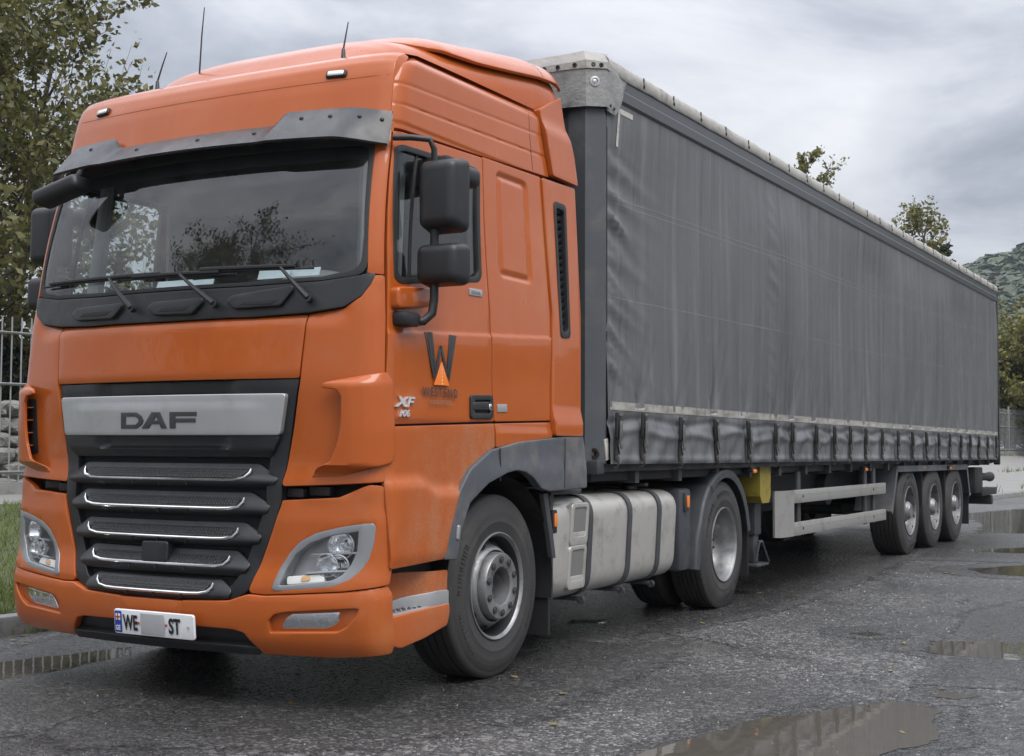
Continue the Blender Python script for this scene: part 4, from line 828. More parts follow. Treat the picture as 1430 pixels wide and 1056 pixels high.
# ---- fuel tank (near side) and far-side tank
def tank(s):
    X0, X1, y0, y1, z0, z1 = .60, 1.235, 2.06, 4.02, .335, .985
    sec = rpoly([(X0, z0 + .03), (X1 - .035, z0), (X1, z1 - .02), (X0, z1)], [.06, .16, .15, .06], 7)
    secs = []
    c = ((X0 + X1) / 2, (z0 + z1) / 2)
    def loop(y, k): return [(s * (c[0] + (x - c[0]) * k), y, c[1] + (z - c[1]) * k) for x, z in sec]
    m = MB(); n = len(sec); L_ = [loop(y0, .86), loop(y0 + .008, .90), loop(y0 + .028, .945), loop(y0 + .06, .975), loop(y0 + .10, .993), loop(y0 + .15, 1)] + [loop(y, 1) for y in np.linspace(y0 + .2, y1 - .1, 8)] + [loop(y1 - .05, 1), loop(y1 - .02, .985), loop(y1, .95)]
    v = [p for l in L_ for p in l]; f = []
    for i in range(len(L_) - 1):
        for k in range(n): q = (i * n + k, i * n + (k + 1) % n, (i + 1) * n + (k + 1) % n, (i + 1) * n + k); f.append(q if s < 0 else q[::-1])
    f += [tuple(range(n)), tuple(range((len(L_) - 1) * n, len(L_) * n))[::-1]]
    m.add(v, f); tk = m.build('fuel_tank', 'tank_metal', T, sharp=50)
    for y in (2.52, 3.14, 3.66):
        m = MB(); n = len(sec)
        for dy0, dy1, off in ((y - .032, y + .032, .010),):
            A = [(s * (c[0] + (x - c[0]) * 1.0 + (.010 if x > c[0] else -.010)), dy0, c[1] + (z - c[1]) * (1 + .010 / .32)) for x, z in sec]; B = [(p[0], dy1, p[2]) for p in A]
            A2 = loop(dy0, .99); B2 = loop(dy1, .99)
            v = A2 + A + B + B2; ff = []
            for i in range(3):
                for k in range(n): q = (i * n + k, i * n + (k + 1) % n, (i + 1) * n + (k + 1) % n, (i + 1) * n + k); ff.append(q if s < 0 else q[::-1])
            m.add(v, ff)
        m.build('strap', 'strap_rubber', tk, sharp=30)
        MB().box(min(s * .75, s * 1.16), max(s * .75, s * 1.16), y - .025, y + .025, z0 - .028, z0 - .002, .006).lathe([(-.012, .024), (.012, .024), (.012, .012), (-.012, .012)], (s * 1.165, y, z0 - .022), 'y', 14, closed=True).build('tank_bracket', 'metal_rusty' if False else 'frame_grey', tk)
    # steps in the tank's front end
    sf = lambda y, z: np.array([s * (1.237 - .033 * sst(.985, .335, z)), y * 1.0, z]) if s > 0 else np.array([s * (1.237 - .033 * sst(.985, .335, z)), -y, z])
    for (za, zb) in ((.675, .925), (.405, .665)):
        sgn = 1 if s > 0 else -1
        pl = lambda P: [(sgn * a, b) for a, b in P]
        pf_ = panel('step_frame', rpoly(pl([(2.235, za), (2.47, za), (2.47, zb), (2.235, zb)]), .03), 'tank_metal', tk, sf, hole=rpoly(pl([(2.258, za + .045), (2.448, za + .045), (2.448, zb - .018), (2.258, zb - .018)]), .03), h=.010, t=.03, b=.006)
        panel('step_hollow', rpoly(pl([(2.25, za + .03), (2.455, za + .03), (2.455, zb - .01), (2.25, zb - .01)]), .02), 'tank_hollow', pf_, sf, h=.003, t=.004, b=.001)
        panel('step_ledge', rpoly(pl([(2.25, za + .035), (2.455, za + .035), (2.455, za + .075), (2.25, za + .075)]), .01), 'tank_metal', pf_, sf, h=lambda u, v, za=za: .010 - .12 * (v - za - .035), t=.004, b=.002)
    MB().lathe([(0, .06), (.02, .06), (.03, .05), (.03, 0)], (s * 1.02, 3.60, z1 - .005), 'z', 20).box(min(s * 1.00, s * 1.16), max(s * 1.00, s * 1.16), 3.57, 3.63, z1 + .015, z1 + .04, .008).build('filler_cap', 'black_plastic', tk)
    MB().box(min(s * .75, s * 1.20), max(s * .75, s * 1.20), 2.03, 2.07, .36, 1.0, .01).box(min(s * .8, s * 1.18), max(s * .8, s * 1.18), 2.06, 2.5, .985, 1.015, .008).build('front_bracket', 'frame_grey', T)
    sm = MB().box(min(s * 1.18, s * 1.235), max(s * 1.18, s * 1.235), 1.99, 2.05, .76, .90, .008).build('side_marker', 'black_plastic', T)
    MB().box(min(s * 1.23, s * 1.243), max(s * 1.23, s * 1.243), 2.005, 2.04, .80, .88, .005).build('lens', 'amber', sm)
    MB().tube([(s * 1.1, 2.04, .98), (s * 1.18, 2.02, 1.0), (s * 1.2, 2.02, .93)], .012, 6).tube([(s * 1.14, 2.05, .62), (s * 1.2, 2.03, .68), (s * 1.17, 2.04, .75)], .008, 6).build('cable', 'rubber', T)
tank(1); tank(-1)
# ---- drive wheel mudguards
for s in (1, -1):
    prof = [(math.radians(a), .585) for a in np.linspace(18, 162, 22)]
    pts = [(dr_y + r * math.cos(a) * 1.02, .515 + r * math.sin(a) * 1.02) for a, r in prof]
    pts = pts + [(4.40, .60), (4.36, .36)]           # front panel drops towards the tank
    rear = [(5.63, .60)]
    pts = rear + pts
    def guard(name, P, x0, x1, material, lip=.045):
        m = MB(); n = len(P); P = [Vector((0, a, b)) for a, b in P]
        nv = []
        for i in range(n):
            t = (P[min(i + 1, n - 1)] - P[max(i - 1, 0)]).normalized(); nv.append(Vector((0, t.z, -t.y)))
        rows = [(x0, .0), (x1 - .03, 0), (x1 - .008, .004), (x1, .014), (x1 + .002, .03), (x1 - .002, lip), (x1 - .012, lip), (x1 - .02, .016), (x0, .014)]
        v = [Vector((s * x, 0, 0)) + P[i] - nv[i] * d * (1 if nv[i].dot(Vector((0, P[i].y - dr_y, P[i].z - .5))) > 0 else -1) for i in range(n) for x, d in rows]; k = len(rows); f = []
        for i in range(n - 1):
            for j in range(k - 1): q = (i * k + j, (i + 1) * k + j, (i + 1) * k + j + 1, i * k + j + 1); f.append(q if s < 0 else q[::-1])
        return m.add(v, f).build(name, material, T, sharp=45)
    mg = guard('mudguard', pts[:18], .62, 1.25, 'guard_plastic', .075)
    guard('mudguard_front', pts[16:], .62, 1.245, 'guard_plastic', .075)
    MB().box(min(s * .66, s * 1.22), max(s * .66, s * 1.22), 5.63, 5.645, .20, .66).build('mud_flap', 'rubber', T)
    MB().box(min(s * 1.20, s * 1.235), max(s * 1.20, s * 1.235), 4.17, 4.235, .80, .94, .012).build('side_marker', 'frame_grey', mg); MB().box(min(s * 1.232, s * 1.246), max(s * 1.232, s * 1.246), 4.18, 4.225, .83, .92, .006).build('side_lens', 'amber', mg)
    MB().box(min(s * .5, s * 1.21), max(s * .5, s * 1.21), 4.11, 4.35, .36, .97, .03).build('front_filler', 'guard_plastic', mg)
for x in (.15, .28, .4): MB().tube([(x, 2.36, 1.6), (x + .05, 2.46, 1.25), (x + .02, 2.62, 1.2), (x, 2.72, 1.6)], .015, 8).build('air_line', 'rubber', T)

# ------------------------------------------------------------------ curtain-side trailer
KY = 4.425
trailer = empty('curtain_trailer', (0, KY, 0), 'long curtain-side semi-trailer in dark grey tarpaulin behind the orange cab', 'trailer', rz=-0.0307)
TR = trailer
def ty_(y): return y - KY
YF, YC, YR, ZB, ZT = 2.70, 2.83, 16.62, 1.135, 3.86
def box_t(m, x0, x1, y0, y1, z0, z1, b=0., **k): return m.box(min(x0, x1), max(x0, x1), ty_(y0), ty_(y1), z0, z1, b, **k)
BK = [2.95, 3.34, 3.99, 4.66, 5.37, 6.07, 6.52, 7.19, 7.78, 8.35, 8.91, 9.57, 10.26, 10.94, 11.64, 12.35, 13.02, 13.70, 14.31, 14.95, 15.60, 16.30]
WELD = [YC + .49 + .66 * k for k in range(21)]
def zb(y): return ZB + .03 - .055 * (y - YC) / 13.8
def zs(y): return 1.525 - .035 * (y - YC) / 13.8        # stripe height
bk_a = np.array(BK)
rr_ = np.random.default_rng(3)
fold_z = [(1.75 + .115 * k + .035 * rr_.standard_normal(), .018 + .020 * rr_.random(), .4 + .8 * rr_.random(), .25 + rr_.random() * .6) for k in range(16)]
weld_a = np.array(WELD); bulge = rr_.random(40)
vr = [rr_.random() for _ in range(60)]
def curtain_h(y, z):
    h = 0.; f = y - YC
    # gentle billow between roof poles and slight sag
    h += .020 * math.sin(y * 1.13 + .8) * math.sin((z - 1.5) * 1.3) + .007 * math.sin(y * 2.9 + z * .7) + .005 * math.sin(y * 9.5 + 1.2 * math.sin(z * 1.7)) * sst(3.4, 2.2, z)
    h *= sst(3.62, 3.15, z)
    # pulled folds at the front tensioner
    if f < 1.1:
        k = math.exp(-(f / .34) ** 1.3) * sst(1.55, 1.8, z) * sst(0, .07, f) * sst(3.36, 3.1, z)
        for z0, wd, am, sl in fold_z: h += .026 * am * k * math.exp(-((z - z0 + sl * f * .6) / wd) ** 2)
        h -= .010 * k
        h += .012 * math.exp(-((f - .28 + .05 * math.sin(z * 5)) / .05) ** 2) * sst(3.3, 2.9, z) * .5
    if abs(y - 6.0) < .5:
        k = math.exp(-((y - 6.0) / .13) ** 2)
        for z0, wd, am, sl in fold_z: h += .005 * am * k * math.exp(-((z - z0 + .1 + sl * (y - 6.0) * .8) / (wd * .9)) ** 2)
    g = YR - y
    if g < .5: h += .004 * math.exp(-(g / .14) ** 1.3) * math.sin(z * 17 + math.sin(z * 5)) * sst(0, .05, g)
    s0 = zs(y)
    dk = y - bk_a; i = int(np.argmin(np.abs(dk))); d = dk[i]
    j = int(np.searchsorted(bk_a, y)); lo = bk_a[max(0, j - 1)]; hi = bk_a[min(len(bk_a) - 1, j)]; t = (y - lo) / (hi - lo) if hi > lo else 0
    if z < s0 + .02:
        q = (s0 - z) / (s0 - zb(y) + 1e-6); q = min(max(q, 0), 1)
        wv = math.sin(PI * min(max(t, 0), 1)) ** .7 if hi > lo else 0
        h += (-.008 + .036 * bulge[j]) * wv * math.sin(PI * q) * .6
        h -= .012 * math.exp(-(d / .06) ** 2) * (.35 + .65 * q)
        h += .017 * (.35 + .65 * wv) * math.exp(-((q - .42 - .16 * (bulge[(j * 3) % 40] - .5) - .05 * math.sin(y * 7)) / .08) ** 2) - .012 * math.exp(-((q - .20 - .05 * math.sin(y * 5)) / .07) ** 2) + .005 * math.sin(y * 11 + q * 7) * wv
        h += .014 * wv * math.exp(-((q - .93) / .07) ** 2) + .006 * math.sin(y * 23 + 9 * q) * wv * q
    elif z < s0 + .85:
        q = (z - s0) / .85; fade = (1 - q) ** 1.6
        for sg, am, sl in ((1, .8, .30), (-1, .7, .24), (1, .4, .62)):
            h += -.024 * am * fade * (.5 + vr[i]) * math.exp(-((d - sg * sl * (z - s0)) / (.018 + .05 * q)) ** 2)
        h += -.012 * fade * math.exp(-(d / .03) ** 2)
    return h
def curtain(s):
    ys_ = [YC]
    while ys_[-1] < YR:
        y = ys_[-1]; st = .028 if y < 4.2 else (.04 if y < 8 else .065)
        ys_.append(min(YR, y + st * .8))
    zv = list(np.linspace(0, 1, 24)) ; zu = list(np.linspace(0, 1, 62))[1:]
    m = MB()
    def P(y, k):
        if k <= 1: z = zb(y) + (zs(y) - zb(y)) * k
        else: z = zs(y) + (3.70 - zs(y)) * (k - 1)
        x = 1.272 + curtain_h(y, z) * 1.25 + .012 * sst(zs(y), zb(y), z)
        edge = 0
        return (s * x, ty_(y), z)
    m.grid(P, ys_, zv + [1 + q for q in zu], flip=s < 0)
    cu = m.build('curtain', 'tarpaulin', TR, sharp=80)
    def strip(name, y0, y1, za, zb_, material, h=.003, n=200, nz=5):
        q = MB(); q.grid(lambda y, k: (s * (1.272 + curtain_h(y, (za(y) * (1 - k) + zb_(y) * k)) * 1.25 + h + .012 * sst(zs(y), zb(y), za(y) * (1 - k) + zb_(y) * k)), ty_(y), za(y) * (1 - k) + zb_(y) * k), np.linspace(y0, y1, n), np.linspace(0, 1, nz), flip=s < 0)
        return q.build(name, material, cu)
    strip('reinforcing_band', YC + .03, YR - .02, lambda y: zs(y) - .004, lambda y: zs(y) + .052, 'band_webbing')
    strip('reflective_tape', 2.99, 3.22, lambda y: 3.515, lambda y: 3.550, 'tape_white', n=20); strip('reflective_tape', 2.99, 3.022, lambda y: 3.29, lambda y: 3.513, 'tape_white', n=4, nz=24)
    strip('reflective_tape', YR - .12, YR - .05, lambda y: 3.56, lambda y: 3.59, 'tape_white', n=3)
    # buckles
    for k, y in enumerate(BK):
        zt_ = zs(y) - .012; x = 1.272 + .030; z0 = zb(y)
        if 'b' not in BKM:
            b = MB().box(-.012, .012, -.030, .030, -.17, .0, .007).box(.010, .020, -.019, .019, -.11, -.02, .005)
            l = MB().box(.016, .028, -.016, .020, -.205, -.055, .006).box(.018, .030, -.004, .022, -.235, -.19, .005).box(.012, .024, -.020, .020, -.028, -.008, .004)
            wb = MB().box(-.012, .0, -.022, .022, -.31, -.15).box(-.002, .004, .014, .024, -.275, -.20, rot=Matrix.Rotation(.5, 3, 'X'))
            hk = MB().tube([(.0, 0, -.29), (.012, 0, -.315), (.012, 0, -.345), (.0, .0, -.365), (-.02, 0, -.36)], .008, 6).box(-.004, .012, -.022, .022, -.325, -.285, .005)
            obs = [b.build('buckle', 'buckle_black'), l.build('buckle_lever', 'buckle_metal'), wb.build('webbing', 'buckle_black'), hk.build('strap_hook', 'metal_rusty')]
            BKM['b'] = [(n_, o.data) for n_, o in zip(('buckle', 'buckle_lever', 'webbing', 'strap_hook'), obs)]
            for o in obs: bpy.data.objects.remove(o)
        root = None
        for nm, me in BKM['b']:
            o = link(nm, me, None, root or cu)
            if root is None: root = o; o.location = (s * x, ty_(y + random.uniform(-.015, .015)), zt_ - random.uniform(0, .018)); o.rotation_euler = (random.uniform(-.09, .09), 0, 0 if s > 0 else PI); o.scale = (1, 1, (zt_ - z0) / .345)
    return cu
BKM = {}
def tarpaulin():
    global nt
    m = bpy.data.materials.new('tarpaulin'); m.use_nodes = True; nt = m.node_tree; b = nt.nodes['Principled BSDF']; o = N('ShaderNodeTexCoord').outputs['Object']
    c = mixc(noise(o, .9, 6, .6), (.088, .090, .095), (.112, .114, .118))
    st = noise(vmath('MULTIPLY', o, (6, 6.0, .22)), 1.6, 7, .62)                       # rain streaks running down
    c = mixc(maprange(st, .50, .70, 0, .7, True), c, (.160, .162, .165)); c = mixc(maprange(st, .30, .46, .6, 0, True), c, (.048, .049, .053))
    c = mixc(maprange(noise(o, 6, 8, .7), .56, .75, 0, .35, True), c, (.17, .168, .16))
    sx = N('ShaderNodeSeparateXYZ'); L(o, sx.inputs[0])
    fr = math_('ABSOLUTE', math_('SUBTRACT', math_('FRACT', math_('DIVIDE', math_('ADD', sx.outputs[1], 4.425 - 3.32 + 66.33), .66)), .5))
    ln = maprange(fr, .003, .010, .55, 0)
    for zz in (2.945, 2.905, 2.27): ln = math_('MAXIMUM', ln, maprange(math_('ABSOLUTE', math_('SUBTRACT', sx.outputs[2], math_('ADD', math_('MULTIPLY', sx.outputs[1], .008), zz + .012))), .002, .007, .45, 0))
    c = mixc(math_('MULTIPLY', ln, maprange(noise(o, 5, 4, .6), .35, .6, .25, 1)), c, (.19, .19, .188))       # dusty weld seams
    L(c, b.inputs['Base Color']); L(maprange(noise(o, 3, 6, .6), .3, .7, .36, .52), b.inputs['Roughness'])
    wv = N('ShaderNodeTexNoise'); wv.inputs['Scale'].default_value = 220; wv.inputs['Detail'].default_value = 2; L(o, wv.inputs['Vector'])
    bn = N('ShaderNodeBump'); bn.inputs['Strength'].default_value = .18; bn.inputs['Distance'].default_value = .003
    h2 = math_('ADD', math_('ADD', wv.outputs['Fac'], math_('MULTIPLY', ln, 3.0)), math_('MULTIPLY', noise(vmath('MULTIPLY', o, (4, 5, 1.2)), 3.5, 6, .6), 5.0))
    L(h2, bn.inputs['Height']); L(bn.outputs[0], b.inputs['Normal']); MATS['tarpaulin'] = m
    m = bpy.data.materials.new('band_webbing'); m.use_nodes = True; nt = m.node_tree; b = nt.nodes['Principled BSDF']; o = N('ShaderNodeTexCoord').outputs['Object']
    w_ = N('ShaderNodeTexWave', wave_type='BANDS', bands_direction='Y'); w_.inputs['Scale'].default_value = 22; w_.inputs['Distortion'].default_value = 2; w_.inputs['Detail'].default_value = 2; L(o, w_.inputs['Vector'])
    c = mixc(w_.outputs['Fac'], (.20, .19, .175), (.36, .345, .31)); c = mixc(maprange(noise(o, 9, 7, .7), .45, .68, 0, .7, True), c, (.13, .122, .11)); L(c, b.inputs['Base Color']); b.inputs['Roughness'].default_value = .7; MATS['band_webbing'] = m
tarpaulin()
cur = curtain(1)
mb = MB(); mb.grid(lambda y, z: (-1.272, ty_(y), z), np.linspace(YC, YR, 30), np.linspace(1.12, 3.70, 6), flip=True); mb.build('far_curtain', 'tarpaulin', TR)
# ---- front wall with chamfered corner posts
for s in (1, -1):
    m = MB(); m.prism([(s * 1.05, ty_(YF)), (s * 1.175, ty_(YF)), (s * 1.268, ty_(YF + .095)), (s * 1.268, ty_(YF + .115)), (s * 1.20, ty_(YF + .13)), (s * 1.05, ty_(YF + .13))], 'z', 1.17, 3.80)
    m.build('corner_post', 'trailer_grey', TR, sharp=20)
m = MB().box(-1.06, 1.06, ty_(YF + .02), ty_(YF + .06), 1.15, 3.78)
for x in np.linspace(-.95, .95, 12): m.box(x - .05, x + .05, ty_(YF + .0), ty_(YF + .03), 1.2, 3.75, .01)
m.build('front_wall', 'trailer_grey', TR, sharp=20)
m = MB()
for s in (1, -1): box_t(m, s * 1.225, s * 1.262, YF + .11, YC + .02, 1.16, 3.75)
m.build('tensioner_recess', 'dark_gap', TR)
tp = MB()
for z in np.linspace(1.4, 3.4, 14): tp.box(1.258, 1.268, ty_(YF + .118), ty_(YF + .128), z - .02, z + .02, .003)
tp.build('tensioner_clips', 'frame_dark', TR)
m = MB(); m.cyl((1.247, ty_(YC - .012), 1.22), (1.247, ty_(YC - .012), 3.72), .020, 12); m.build('tension_pole', 'frame_grey', TR)
# rusty corner casting, torn flap at the foot of the post
bx = MB().box(1.10, 1.262, ty_(YF + .01), ty_(YF + .11), 1.10, 1.19, .01).build('corner_casting', 'frame_grey', TR)
MB().lathe([(0, .035), (-.012, .035), (-.012, .018), (.002, .016), (.004, 0)], (1.225, ty_(YF + .045), 1.235), 'y', 16).build('corner_ring', 'metal_rusty', bx)
MB().box(1.262, 1.275, ty_(YC - .03), ty_(YC + .02), 1.19, 1.33, .004, rot=Matrix.Rotation(.18, 3, 'X')).build('torn_patch', 'tape_white', bx)
MB().tube([(1.24, ty_(YC - .02), 1.36), (1.255, ty_(YC - .02), 1.32), (1.25, ty_(YC - .02), 1.26)], .014, 8).build('ratchet', 'frame_grey', bx)
# ---- roof rail, roof sheet and front cap
m = MB()
for s in (1, -1): m.prism([(s * 1.20, 3.56), (s * 1.262, 3.575), (s * 1.290, 3.60), (s * 1.293, 3.66), (s * 1.284, 3.675), (s * 1.286, 3.755), (s * 1.20, 3.76)], 'y', ty_(YC + .05), ty_(YR + .02))
m.build('side_rail', 'rail_grey', TR, sharp=25)
m = MB(); ysr = np.linspace(YF + .11, YR + .03, 300)
for s in (1, -1):
    def rt_(y, k):
        sag = .003 * math.sin(y * 9.2 + .4) + .003 * math.sin(y * 23.1) * math.sin(y * 3)
        pr = [(1.292, 3.742 + sag * .5), (1.299, 3.75), (1.297, 3.80 + sag * .4), (1.288, 3.832 + sag * .6), (1.268, 3.852 + sag), (1.20, 3.868 + sag), (.6, 3.878), (0, 3.88)]
        return (s * pr[k][0], ty_(y), pr[k][1])
    m.grid(lambda y, k: rt_(y, int(k)), ysr, range(8), flip=s < 0)
rs_ = m.build('roof_sheet', 'roof_tarp', TR, sharp=60)
for k, y in enumerate(np.arange(3.35, YR, .52)):
    for s in (1,):
        e = MB().lathe([(0, .016), (.004, .014), (.005, .007), (-.002, .006), (-.002, 0)], (1.298, ty_(y), 3.775), 'x', 10).box(1.294, 1.300, ty_(y - .005), ty_(y + .005), 3.79, 3.835).build('eyelet', 'frame_dark', rs_)
# cap: folded tarpaulin round the front end
zt0, zt1, zt2 = 3.50, 3.765, 3.862
ring = [(-1.29, 3.02), (-1.29, YF + .08), (-1.185, YF - .03), (0, YF - .05), (1.05, YF - .04), (1.19, YF - .025), (1.290, YF + .075), (1.292, YF + .12)]
def cap(name, za, zb_, off, material, sh=.0, pts=None, n=4):
    P = pts or ring[1:]
    m = MB(); m.grid(lambda i, k: (P[int(i)][0] * (1 - sh * k) + np.sign(P[int(i)][0]) * off, ty_(P[int(i)][1] - off + sh * k * 1.1), za + (zb_ - za) * k + .004 * math.sin(i * 3 + k * 2)), range(len(P)), np.linspace(0, 1, n)); return m.build(name, material, TR, sharp=15)
fc = cap('front_cap', zt0, zt1, .006, 'cap_tarp')
panel('cap_gusset', rpoly([(YF + .10, 3.485), (YF + .215, 3.475), (YF + .385, 3.735), (YF + .345, 3.76), (YF + .10, 3.77)], .008), 'cap_tarp', fc, lambda y, z: np.array([1.297 + .008 * math.sin(y * 19 + z * 11), ty_(y), z]), h=.0, t=.012, b=.003, du=.05, dv=.05)
bd = cap('cap_band', zt1 - .015, zt1 + .035, .012, 'roof_tarp')
cap('cap_top', zt1 + .03, zt2 + .01, .008, 'roof_tarp', sh=.03)
m = MB(); m.grid(lambda i, k: (ring[1:][int(i)][0] * .95 * (1 - k), ty_((ring[1:][int(i)][1] + .055) * (1 - k) + 3.1 * k), zt2 + .012 * k), range(len(ring) - 1), np.linspace(0, 1, 3)); m.box(-1.2, 1.2, ty_(2.74), ty_(3.0), 3.74, 3.86); m.build('cap_sheet', 'roof_tarp', TR, sharp=20)
for (x, y, nx, ny) in ((.90, YF - .045, 0, -1), (1.0, YF - .044, 0, -1), (1.12, YF - .036, .1, -1), (1.225, YF + .008, .7, -.7), (1.265, YF + .045, .7, -.7)):
    o = MB().lathe([(0, .016), (.005, .014), (.006, .007), (0, .006), (0, 0)], (0, 0, 0), 'z', 10).build('stud', 'frame_dark', bd); o.location = (x + nx * .014, ty_(y + ny * .014), zt1 + .01); o.rotation_euler = Vector((nx, ny, 0)).to_track_quat('Z', 'Y').to_euler()
o = MB().lathe([(0, .036), (.006, .034), (.008, .022), (.002, .018), (.006, .012), (.006, 0)], (0, 0, 0), 'z', 18).build('cap_button', 'silver_trim', fc); o.location = (1.238, ty_(YF + .012), 3.665); o.rotation_euler = Vector((.7, -.7, 0)).to_track_quat('Z', 'Y').to_euler()
for (y, z) in ((YF + .12, 3.52), (YF + .175, 3.512)): MB().lathe([(0, .011), (.006, .009), (.006, 0)], (1.299, ty_(y), z), 'x', 10).build('rivet', 'frame_dark', fc)
# ---- rear end
m = MB(); box_t(m, -1.26, 1.26, YR - .02, YR + .06, 1.06, 3.80, .02); m.build('rear_doors', 'trailer_grey', TR)
for s in (1, -1): box_t(MB(), s * 1.20, s * 1.292, YR + .0, YR + .09, 1.03, 3.83, .015).build('rear_post', 'frame_dark', TR)
# ---- chassis, floor, landing gear
m = MB(); box_t(m, -1.25, 1.25, YF + .05, YR + .05, 1.115, 1.165)
for s in (1, -1): box_t(m, s * 1.12, s * 1.17, YF + .1, YR + .05, 1.05, 1.15, .006)
m.build('deck', 'frame_dark', TR)
m = MB()
for s in (1, -1):
    pr = [(ty_(2.9), 1.115), (ty_(YR), 1.115), (ty_(YR), .86), (ty_(14.6), .80), (ty_(6.8), .72), (ty_(5.8), .80), (ty_(5.5), 1.0), (ty_(2.9), 1.02)]
    m.prism(pr, 'x', s * .62 - .02, s * .62 + .02); 
for y in np.arange(3.4, 16.5, .75): box_t(m, -1.22, 1.22, y - .03, y + .03, 1.03, 1.11)
m.build('chassis_beams', 'frame_grey', TR, sharp=25)
for s in (1, -1):
    lg_ = box_t(MB(), s * .98, s * 1.12, 6.02, 6.18, .52, 1.11, .012).build('landing_leg', 'frame_grey', TR, sharp=30)
    m = box_t(MB(), s * 1.0, s * 1.10, 6.04, 6.16, .10 + .18, .55, .008); m.build('inner_leg', 'frame_grey', lg_, sharp=30)
    m = box_t(MB(), s * .94, s * 1.16, 5.96, 6.26, .25, .275, .006); m.prism([(ty_(5.99), .275), (ty_(6.23), .275), (ty_(6.16), .40), (ty_(6.06), .40)], 'x', s * 1.03 - .01, s * 1.03 + .01)
    m.tube([(s * 1.13, ty_(6.06), .46), (s * 1.15, ty_(6.10), .47), (s * 1.16, ty_(6.24), .29), (s * 1.15, ty_(6.28), .28)], .010, 6).tube([(s * 1.13, ty_(6.0), .30), (s * 1.15, ty_(6.04), .46), (s * 1.16, ty_(6.10), .46)], .010, 6); m.build('foot', 'frame_grey', lg_)
    m = MB().prism([(ty_(5.93), 1.12), (ty_(6.20), 1.12), (ty_(6.20), .86), (ty_(6.15), .80), (ty_(5.98), .80), (ty_(5.93), .86)], 'x', s * .95, s * 1.20); m.build('yellow_box', 'yellow_paint', TR, sharp=20)
    m = box_t(MB(), s * .55, s * 1.0, 6.05, 6.15, .62, .70); m.build('leg_brace', 'frame_dark', lg_)
# ---- side guard of two aluminium planks
for s in (1, -1):
    m = MB(); pts = [(1.240, 6.72), (1.240, 6.58), (1.232, 6.48), (1.21, 6.41), (1.17, 6.385)]
    m.grid(lambda i, z: (s * pts[int(i)][0], ty_(pts[int(i)][1]), z), range(5), [.478, .892], flip=s > 0); m.grid(lambda i, z: (s * (pts[int(i)][0] - .02), ty_(pts[int(i)][1] + .012), z), range(5), [.478, .892], flip=s < 0)
    m.grid(lambda i, k: (s * (pts[int(i)][0] - .02 * k), ty_(pts[int(i)][1] + .012 * k), .892), range(5), [0, 1], flip=s > 0); sg = m.build('side_guard', 'alu_plank', TR, sharp=40)
    for (z0, z1) in ((.772, .892), (.478, .598)):
        m = box_t(MB(), s * 1.205, s * 1.245, 6.72, 9.92, z0, z1, .006); m.tube([(s * 1.246, ty_(6.74), (z0 + z1) / 2 + .02), (s * 1.246, ty_(9.9), (z0 + z1) / 2 + .02)], .002, 4); m.build('plank', 'alu_plank', sg, sharp=30)
        for y in (6.96, 9.4): MB().lathe([(0, .014), (.005, .012), (.006, 0)], (s * 1.245, ty_(y), (z0 + z1) / 2), 'x', 8, 1 if s > 0 else -1).build('bolt', 'metal_rusty', sg)
    for y in (6.98, 9.25, 9.60): box_t(MB(), s * 1.165, s * 1.203, y - .045, y + .045, .46, 1.06, .006).build('guard_post', 'frame_grey', sg)
# ---- underside clutter between the legs and the axles
m = MB(); m.cyl((-.75, ty_(9.4), .82), (.75, ty_(9.4), .82), .17, 20); m.build('air_tank', 'frame_grey', TR)
m = box_t(MB(), -.5, .5, 7.2, 8.9, .62, .98, .03); m.build('pallet_box', 'frame_dark', TR)
for y, z in ((5.62, 1.085), (9.05, 1.055), (13.2, 1.02)):
    o = box_t(MB(), 1.20, 1.262, y - .05, y + .05, z - .012, z + .03, .006).build('marker_lamp', 'frame_dark', TR); box_t(MB(), 1.255, 1.276, y - .035, y + .035, z - .02, z + .012, .008).build('lens', 'amber', o)
